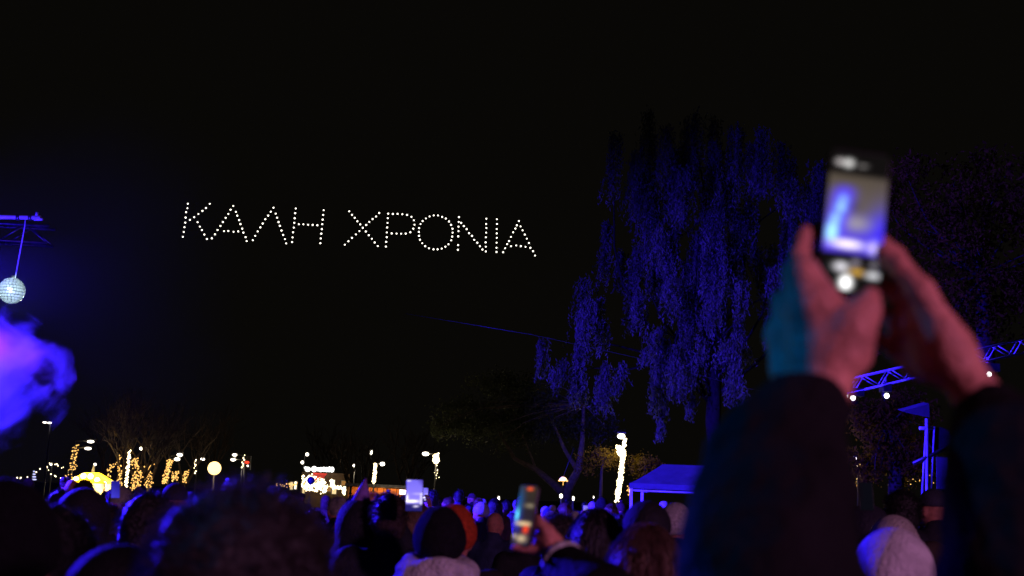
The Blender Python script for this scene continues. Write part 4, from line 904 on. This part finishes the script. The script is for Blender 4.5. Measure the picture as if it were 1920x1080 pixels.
# ---- the near figure holding a phone overhead with both hands (head below the frame)
def px_prims(chains, o0, y_px):
    out = []
    for ch in chains:
        for (a, b) in zip(ch[:-1], ch[1:]):
            p, q = at(a[0], a[1], a[2]) - o0, at(b[0], b[1], b[2]) - o0; out.append(('c', tuple(p), tuple(q), a[3] * a[2] / F_PX, b[3] * b[2] / F_PX, .016 if a[3] > 34 else .008))
    return out
H0 = Vector((.405, 1.06, 0)); t = empty('person', H0)
Lh = [[(1532, 778, 1.35, 44), (1545, 735, 1.355, 44), (1560, 650, 1.36, 56), (1532, 580, 1.362, 46), (1508, 512, 1.366, 33)],
      [(1590, 660, 1.35, 46), (1602, 610, 1.338, 37), (1624, 580, 1.335, 27), (1633, 556, 1.34, 20)],
      [(1518, 535, 1.40, 24), (1499, 482, 1.43, 19), (1510, 442, 1.445, 18), (1540, 430, 1.45, 16), (1600, 436, 1.452, 15)],
      [(1530, 660, 1.37, 48), (1497, 570, 1.40, 30), (1488, 512, 1.445, 21), (1535, 485, 1.468, 17), (1620, 490, 1.462, 14)],
      [(1540, 690, 1.37, 46), (1484, 620, 1.42, 32), (1470, 565, 1.462, 22), (1535, 530, 1.475, 17), (1610, 540, 1.468, 13)],
      [(1535, 735, 1.36, 42), (1484, 695, 1.42, 35), (1462, 630, 1.45, 28), (1472, 585, 1.475, 20), (1530, 575, 1.478, 15), (1590, 585, 1.470, 12)]]
Rh = [[(1868, 805, 1.33, 42), (1838, 752, 1.345, 41), (1775, 655, 1.378, 46), (1738, 605, 1.397, 40)],
      [(1790, 680, 1.36, 36), (1768, 618, 1.358, 30), (1728, 546, 1.368, 25), (1688, 500, 1.385, 20), (1655, 472, 1.40, 16)],
      [(1745, 600, 1.40, 36), (1712, 545, 1.43, 22), (1682, 482, 1.462, 17), (1630, 430, 1.462, 14)],
      [(1748, 630, 1.40, 36), (1710, 592, 1.44, 22), (1675, 545, 1.474, 17), (1610, 510, 1.476, 13)],
      [(1752, 660, 1.395, 36), (1708, 642, 1.44, 22), (1672, 602, 1.48, 17), (1612, 560, 1.484, 13)],
      [(1765, 690, 1.385, 36), (1718, 692, 1.435, 22), (1682, 660, 1.47, 16), (1640, 632, 1.474, 13)]]
LE, RE = at(1440, 1060, 1.27) - H0, at(1905, 1060, 1.25) - H0; LS, RS = Vector((-.17, .02, 1.33)), Vector((.17, .02, 1.33))
pr = [(p[0], tuple(Vector(p[1]) * .94), *( [tuple(Vector(p[2]) * .94)] if p[0][-1] == 'c' else [p[2]]), *p[3:]) for p in head_prims((0, .02, 1.60), .2)]
pr += [('c', (0, -.012, 1.31), (0, .0, 1.45), .058, .054, .04), ('c', (-.14, 0, 1.32), (.14, 0, 1.32), .052, .052, .05), ('e', (0, 0, 1.18), (.155, .10, .20), .06), ('e', (0, 0, .92), (.15, .10, .15), .06)]
for s in (-1, 1): pr += [('c', (s * .085, 0, .87), (s * .09, .02, .47), .08, .055, .05), ('c', (s * .09, .02, .47), (s * .09, -.02, .09), .054, .04, .03), ('c', (s * .09, -.03, .05), (s * .1, .12, .045), .04, .034, .02)]
for (S_, E_, W_) in ((LS, LE, at(1532, 778, 1.35) - H0), (RS, RE, at(1868, 805, 1.33) - H0)): pr += [('c', tuple(S_), tuple(E_), .048, .04, .04), ('c', tuple(E_), tuple(W_), .04, .027, .02)]
pr += px_prims(Lh, H0, 1.36) + px_prims(Rh, H0, 1.36)
link('body', sdf_mesh('body', pr, .0062, .02), M['skin'], t)
cp = [('e', (0, -.005, 1.16), (.20, .14, .22), .08), ('c', (-.15, -.008, 1.31), (.15, -.008, 1.31), .075, .075, .06), ('e', (0, 0, .93), (.21, .15, .25), .08), ('c', (-.03, -.012, 1.35), (.03, -.012, 1.35), .085, .085, .03)]
for (S_, E_, ch) in ((LS, LE, [(1448, 1080, 1.26, 165), (1452, 960, 1.29, 148), (1462, 860, 1.31, 125), (1500, 790, 1.33, 96), (1530, 770, 1.345, 68)]), (RS, RE, [(1925, 1080, 1.25, 150), (1905, 960, 1.275, 135), (1895, 860, 1.30, 110), (1868, 800, 1.325, 72), (1856, 783, 1.335, 60)])):
    q0 = at(*ch[0][:3]) - H0; cp.append(('c', tuple(S_), tuple(q0), .085, ch[0][3] * ch[0][2] / F_PX, .05)); cp += px_prims([ch], H0, 1.3)
o = link('coat', sdf_mesh('coat', cp, .010, .03, lambda P: .007 * waves(P * v3(1, 1, 1.8), 60, 4) + .010 * waves(P * v3(.7, 1, 1.6), 30, 8), lambda G: .75 - G[..., 2]), M['matte'], t); o.color = (.013, .012, .013, 1)
link('trousers', TR_ME, None, t).scale = (1, 1, .94)
for sx in (-1, 1): link('shoe', SHOE_ME, None, t).location = (sx * .094, .02, 0)
o = link('hair', hair_mesh('long', .012), M['hair'], t); o.scale = (.94,) * 3; o.color = (.02, .015, .012, 1)
tag(t, 'person in thick black coat holding a phone overhead with both bare hands', 'person'); placed.append((.405, 1.06, .35))
bigphone = phone(at(1601, 416, 1.425), at(1668, 300, 1.425) - at(1548, 283, 1.425), at(1608, 285, 1.43) - at(1578, 550, 1.42), (.0735, .176), screen_big, 'glowing phone showing a blue lit view, held overhead by the black coated person')

# ---- the second phone, in one raised hand
G0 = Vector((.20, 2.72, 0)); t = empty('person', G0)
hand = [[(1048, 1045, 2.86, 20), (1036, 1022, 2.87, 21), (1020, 1008, 2.88, 19)], [(1036, 1015, 2.86, 17), (1026, 995, 2.86, 12), (1014, 981, 2.865, 9), (1010, 972, 2.87, 7)],
        [(1022, 1030, 2.88, 15), (1000, 1029, 2.885, 9), (980, 1027, 2.89, 7.5), (963, 1026, 2.89, 6)], [(1022, 1012, 2.90, 15), (1005, 1005, 2.925, 8), (985, 1003, 2.935, 7), (968, 1002, 2.935, 6)],
        [(1022, 1004, 2.91, 14), (1006, 990, 2.93, 8), (985, 988, 2.94, 7), (966, 986, 2.935, 6)], [(1024, 996, 2.91, 13), (1008, 975, 2.93, 8), (988, 972, 2.94, 7), (970, 970, 2.935, 6)]]
GE = at(1128, 1130, 2.72) - G0; LS2, RS2 = Vector((-.17, 0, 1.22)), Vector((.17, 0, 1.22)); Wp = at(1052, 1050, 2.855) - G0
pr = [(p[0], tuple(Vector(p[1]) * .875), *([tuple(Vector(p[2]) * .875)] if p[0][-1] == 'c' else [p[2]]), *p[3:]) for p in head_prims((0, .02, 1.60), .1)]
pr += [('c', (0, -.012, 1.22), (0, .0, 1.35), .056, .052, .04), ('c', (-.14, 0, 1.22), (.14, 0, 1.22), .052, .052, .05), ('e', (0, 0, 1.09), (.15, .10, .19), .06), ('e', (0, 0, .86), (.15, .10, .14), .06), ('c', tuple(LS2), (-.23, 0, .98), .046, .038, .03), ('c', (-.23, 0, .98), (-.2, .1, .78), .038, .027, .02), ('c', tuple(RS2), tuple(GE), .046, .038, .03), ('c', tuple(GE), tuple(Wp), .038, .026, .02)]
pr += hand_prims((-.2, .1, .78), (0, .2, -1), (1, .2, 0), -1)
for s in (-1, 1): pr += [('c', (s * .08, 0, .80), (s * .085, .02, .44), .078, .053, .05), ('c', (s * .085, .02, .44), (s * .085, -.02, .09), .052, .038, .03), ('c', (s * .085, -.03, .05), (s * .095, .12, .045), .038, .033, .02)]
pr += px_prims(hand, G0, 2.88)
link('body', sdf_mesh('body', pr, .0065, .02), M['skin'], t)
cp = [('e', (0, -.005, 1.08), (.19, .13, .20), .08), ('c', (-.15, -.008, 1.21), (.15, -.008, 1.21), .07, .07, .06), ('e', (0, 0, .86), (.20, .14, .22), .08), ('c', tuple(LS2), (-.23, 0, .98), .075, .065, .05), ('c', (-.23, 0, .98), (-.2, .09, .82), .065, .05, .03), ('c', tuple(RS2), tuple(GE), .085, .08, .05), ('c', tuple(GE), tuple(GE.lerp(Wp, .95)), .080, .048, .03), ('c', (-.03, -.01, 1.25), (.03, -.01, 1.25), .08, .08, .03)]
o = link('coat', sdf_mesh('coat', cp, .011, .03, lambda P: .004 * waves(P, 55, 5) + .004 * waves(P, 26, 7), lambda G: .68 - G[..., 2]), M['matte'], t); o.color = (.012, .012, .013, 1)
cf = MB(); dcf = (Wp - GE).normalized(); c = GE.lerp(Wp, .97); cf.tube([c - dcf * .012, c, c + dcf * .012], [.049, .052, .047], 16); cf.build('cuff', M['fleece'], t)
link('trousers', TR_ME, None, t).scale = (1, 1, .875)
for sx in (-1, 1): link('shoe', SHOE_ME, None, t).location = (sx * .09, .02, 0)
o = link('hair', part('hair', ('long', VC), lambda: hair_mesh('long', VC), 'hair'), None, t); o.scale = (.875,) * 3; o.color = (.02, .015, .012, 1)
tag(t, 'short person in black coat with pale cuff raising a phone in one hand', 'person'); placed.append((.2, 2.72, .3))
phone(at(986, 967, 2.895), at(1013, 925, 2.86) - at(973, 922, 2.93), at(992, 922, 2.90) - at(978, 1014, 2.89), (.070, .140), screen_small, 'phone with a red record mark on screen, held up in one raised hand')

# ---- named figures near the camera
def P_(px, top, y, rz, pose, topk, coat, topcol, label, **kw):
    loc, h = place(px, top, y, topk if isinstance(topk, str) else topk[0]); return person(loc, rz, h, pose, topk, coat, topcol, label, **kw)
# big fluffy head in front
t = P_(462, 886, 1.72, .15, 'pocket', 'curly', (.008, .008, .009), (.012, .009, .008), 'person with large frizzy hair in a dark coat right below the globe lamp', vox=.011)
strand_hair('hair_strands', t, HC + v3(0, -.02, .01), (.108, .116, .116), 4200, .040, .0022, (.045, .034, .032), .9, 0, .9)
strand_hair('hair_strands', t, HC + v3(0, -.05, -.08), (.105, .085, .10), 2000, .038, .0022, (.045, .034, .032), .9, .1, .8, seed=8)
# dark heads at the left edge
P_(8, 893, 2.3, -.2, 'pocket', 'beanie', (.005, .005, .006), (.005, .005, .006), 'person in black beanie whose cheek catches reddish light, below the smoke', vox=.011)
t = P_(98, 930, 3.2, .3, 'down', 'curly', (.004, .004, .005), (.004, .004, .004), 'dark bushy haired person standing between beanie wearer and raised small phone', vox=.011)
P_(160, 914, 5.6, .2, 'pocket', 'hood', (.012, .012, .016), (.012, .012, .016), 'hooded person with blue edge light in front of the yellow kiosk')
P_(206, 945, 8.4, .1, 'phone', 'short', (.02, .02, .025), (.02, .015, .012), 'person raising a small blue lit phone with both hands below the kiosk', vox=.010)
P_(283, 921, 4.3, -.3, 'down', 'short', (.006, .006, .007), (.006, .005, .005), 'tall short haired person in black beside the frizzy haired one')
P_(228, 1018, 2.7, .2, 'down', 'hood', (.004, .004, .005), (.004, .004, .005), 'black hooded back in front of the person with the small phone')
P_(330, 905, 9, .2, 'down', 'cap', (.02, .02, .03), (.03, .03, .05), 'person in dark cap just behind the frizzy haired head')
P_(229, 912, 11, .1, 'down', 'beanie', (.03, .03, .03), (.45, .45, .42), 'person in pale knit hat among the light-wrapped trunks')
# centre
P_(676, 934, 6.6, .15, 'pocket', ['hood', 'cone'], (.014, .014, .018), [(.014, .014, .018), (.22, .10, .40)], 'hooded person in black wearing a small cone shaped party hat')
P_(732, 924, 6.4, .3, 'phone', 'short', (.012, .013, .02), (.03, .018, .013), 'person with cropped hair raising a blue screened phone in front of the wooden stall', vox=.010)
t = P_(827, 947, 4.9, .2, 'down', 'beanie', (.02, .02, .025), (.012, .012, .014), 'person in black beanie and thick pale scarf', vox=.011)
sc = []
for i in range(12):
    a, b = 2 * math.pi * i / 12, 2 * math.pi * (i + 1) / 12; f = lambda a: (math.cos(a) * .105, math.sin(a) * .10 - .015, 1.50 + .012 * math.sin(3 * a)); sc.append(('c', f(a), f(b), .055, .055, .02))
    g_ = lambda a: (math.cos(a) * .145, math.sin(a) * .125 - .01, 1.43 + .01 * math.sin(2 * a)); sc.append(('c', g_(a), g_(b), .05, .05, .02))
link('scarf', sdf_mesh('scarf', sc, .010, .03, lambda P: .007 * waves(P * v3(1, 1, 3), 40, 12)), M['fleece'], t)
P_(853, 943, 5.6, .1, 'down', 'beanie', (.02, .015, .015), (.55, .07, .02), 'person in orange red knit hat behind the black beanie wearer', vox=.011)
P_(1050, 962, 6.0, -1.0, 'down', 'short', (.012, .012, .014), (.02, .015, .012), 'dark haired person turned sideways beside the raised phone with red mark')
P_(1118, 952, 5.2, .4, 'down', 'long', (.012, .012, .016), (.012, .01, .01), 'dark long haired person in black between two raised phones')
P_(1215, 938, 5.0, .2, 'pocket', 'cap', (.012, .012, .014), (.012, .012, .014), 'person in flat black cap in front of the blue tent', vox=.011)
P_(1268, 941, 8.2, -.5, 'down', 'beanie', (.02, .02, .022), (.55, .53, .55), 'person in pale grey knit hat in front of the blue tent')
t = P_(1212, 980, 3.6, .1, 'down', 'long', (.03, .02, .02), (.10, .055, .035), 'long brown haired person seen from behind below the tent', vox=.011)
strand_hair('hair_strands', t, HC + v3(0, -.015, .0), (.096, .108, .11), 5000, .40, .004, (.12, .065, .045), .06, 1.3, .12, segs=10, seed=4)
# right
P_(1672, 988, 4.0, .0, 'pocket', 'hood', (.52, .50, .50), (.52, .50, .50), 'person in white puffy hooded coat seen between the raised arms', vox=.011, puff=.05)
P_(1676, 964, 5.6, .3, 'down', 'beanie', (.05, .035, .03), (.50, .47, .40), 'person in cream knitted hat just behind the white hooded coat', vox=.011)
P_(1690, 917, 7.4, .2, 'down', 'short', (.05, .035, .028), (.008, .007, .007), 'tall black haired person in brown coat in front of the lighting tower')
P_(1752, 916, 9.5, .5, 'down', 'cap', (.02, .02, .03), (.05, .05, .08), 'person in dark cap at the foot of the lighting tower')
P_(1835, 950, 5.6, .5, 'pocket', 'long', (.012, .012, .02), (.012, .010, .012), 'dark long haired person standing under the outer raised sleeve')
P_(1622, 945, 6.5, .4, 'phone', 'hood', (.02, .02, .03), (.02, .02, .03), 'hooded person raising a dark phone next to the raised black sleeve', vox=.010)

# phones in those hands
def crowd_phone(px, py, y, fn, label, size=(.07, .145), yaw=0):
    r = Vector((math.cos(yaw), math.sin(yaw), .03)); phone(at(px, py, y), r, Vector((0, .15, 1)), size, fn, label, 14, 28)
crowd_phone(777, 929, 6.05, screen_blue, 'phone with a bright violet blue screen raised by the person with cropped hair', (.083, .155))
crowd_phone(216, 918, 8.06, lambda x, y: mixc((.02, .015, .3), (.06, .05, .7), sat(y - x * .4)), 'small dim blue phone raised in front of the kiosk by two hands', (.06, .11), .7)
crowd_phone(1624, 931, 6.15, lambda x, y: (.003, .003, .006), 'dark phone raised next to the black sleeve below the truss', (.07, .14))

# ---- the rest of the crowd
rs = random.Random(21)
kinds = [('down', 'short', 'short dark hair'), ('pocket', 'beanie', 'a knit hat'), ('down', 'long', 'long hair'), ('down', 'hood', 'the hood up'), ('pocket', 'cap', 'a flat cap'), ('down', 'bun', 'hair tied in a bun'), ('pocket', 'curly', 'thick curly hair'), ('phone', 'short', 'both arms raised holding a phone'), ('down', 'bald', 'a bare bald head')]
coats = [((.012, .012, .014), 'black'), ((.05, .05, .055), 'charcoal'), ((.30, .30, .32), 'pale grey'), ((.10, .06, .04), 'brown'), ((.03, .04, .10), 'navy'), ((.55, .53, .52), 'white')]
wts = [.42, .26, .07, .12, .11, .02]
hats = [(.02, .02, .02), (.35, .35, .36), (.10, .06, .05), (.5, .5, .5)]
hairs = [(.012, .010, .009), (.04, .025, .016), (.16, .10, .05), (.35, .33, .30)]
n = 0; tries = 0
while n < 190 and tries < 9000:
    tries += 1
    y = 7.5 + 31 * rs.random() ** .8; px = rs.uniform(-30, 1950)
    p = at(px, 930, y)
    if px < 560 and y > 24 and rs.random() < .3: continue
    if any((p.x - a) ** 2 + (y - b) ** 2 < (r + .22) ** 2 for a, b, r in placed): continue
    g_ = ground_z(p.x, y); h = rs.gauss(1.68, .08)
    hz = at(px, 540, y); 
    top = h + g_
    # heads stay about level with the others: nobody towers over the row behind
    h = max(1.50, min(1.86, h)); placed.append((p.x, y, .24))
    ki = rs.choices(range(len(kinds)), [5, 5, 4, 3, 2, 2, 2, 1.2, 1.5])[0]; pose, tk, hd_ = kinds[ki]; cc, cn = rs.choices(coats, wts)[0]
    if tk in ('beanie', 'cap'):
        qi = rs.randrange(4); tc = hats[qi]; hd_ = hd_.replace('a ', 'a %s ' % ('black', 'grey', 'brown', 'pale')[qi], 1)
    elif tk == 'hood': tc = cc
    else:
        qi = rs.choices(range(4), [5, 3, 2, 1])[0]; tc = hairs[qi]; hd_ = hd_.replace('dark hair', 'hair').replace('hair', ('black', 'brown', 'blond', 'grey')[qi] + ' hair', 1)
    o = person(Vector((p.x, y, g_)), rs.gauss(.25, .45), h, pose, tk, cc, tc, 'person in %s coat with %s in the packed crowd' % (cn, hd_), 'crowd facing the stage', vox=.010 if pose == 'phone' else VC)
    if pose == 'phone':
        a = o.rotation_euler.z; s = h / 1.725; q = Vector((p.x, y, g_)) + Matrix.Rotation(a, 3, 'Z') @ Vector((0, .335, 1.74)) * s
        phone(q, Matrix.Rotation(a, 3, 'Z') @ Vector((1, 0, 0)), Vector((0, .1, 1)), (.075, .15), screen_blue if n % 2 else screen_dim, 'small %s phone screen raised over the heads by a person in %s coat' % ('bright violet' if n % 2 else 'dim blue', cn), 8, 14)['group'] = 'phones raised in the crowd'
    n += 1
print('crowd', n)
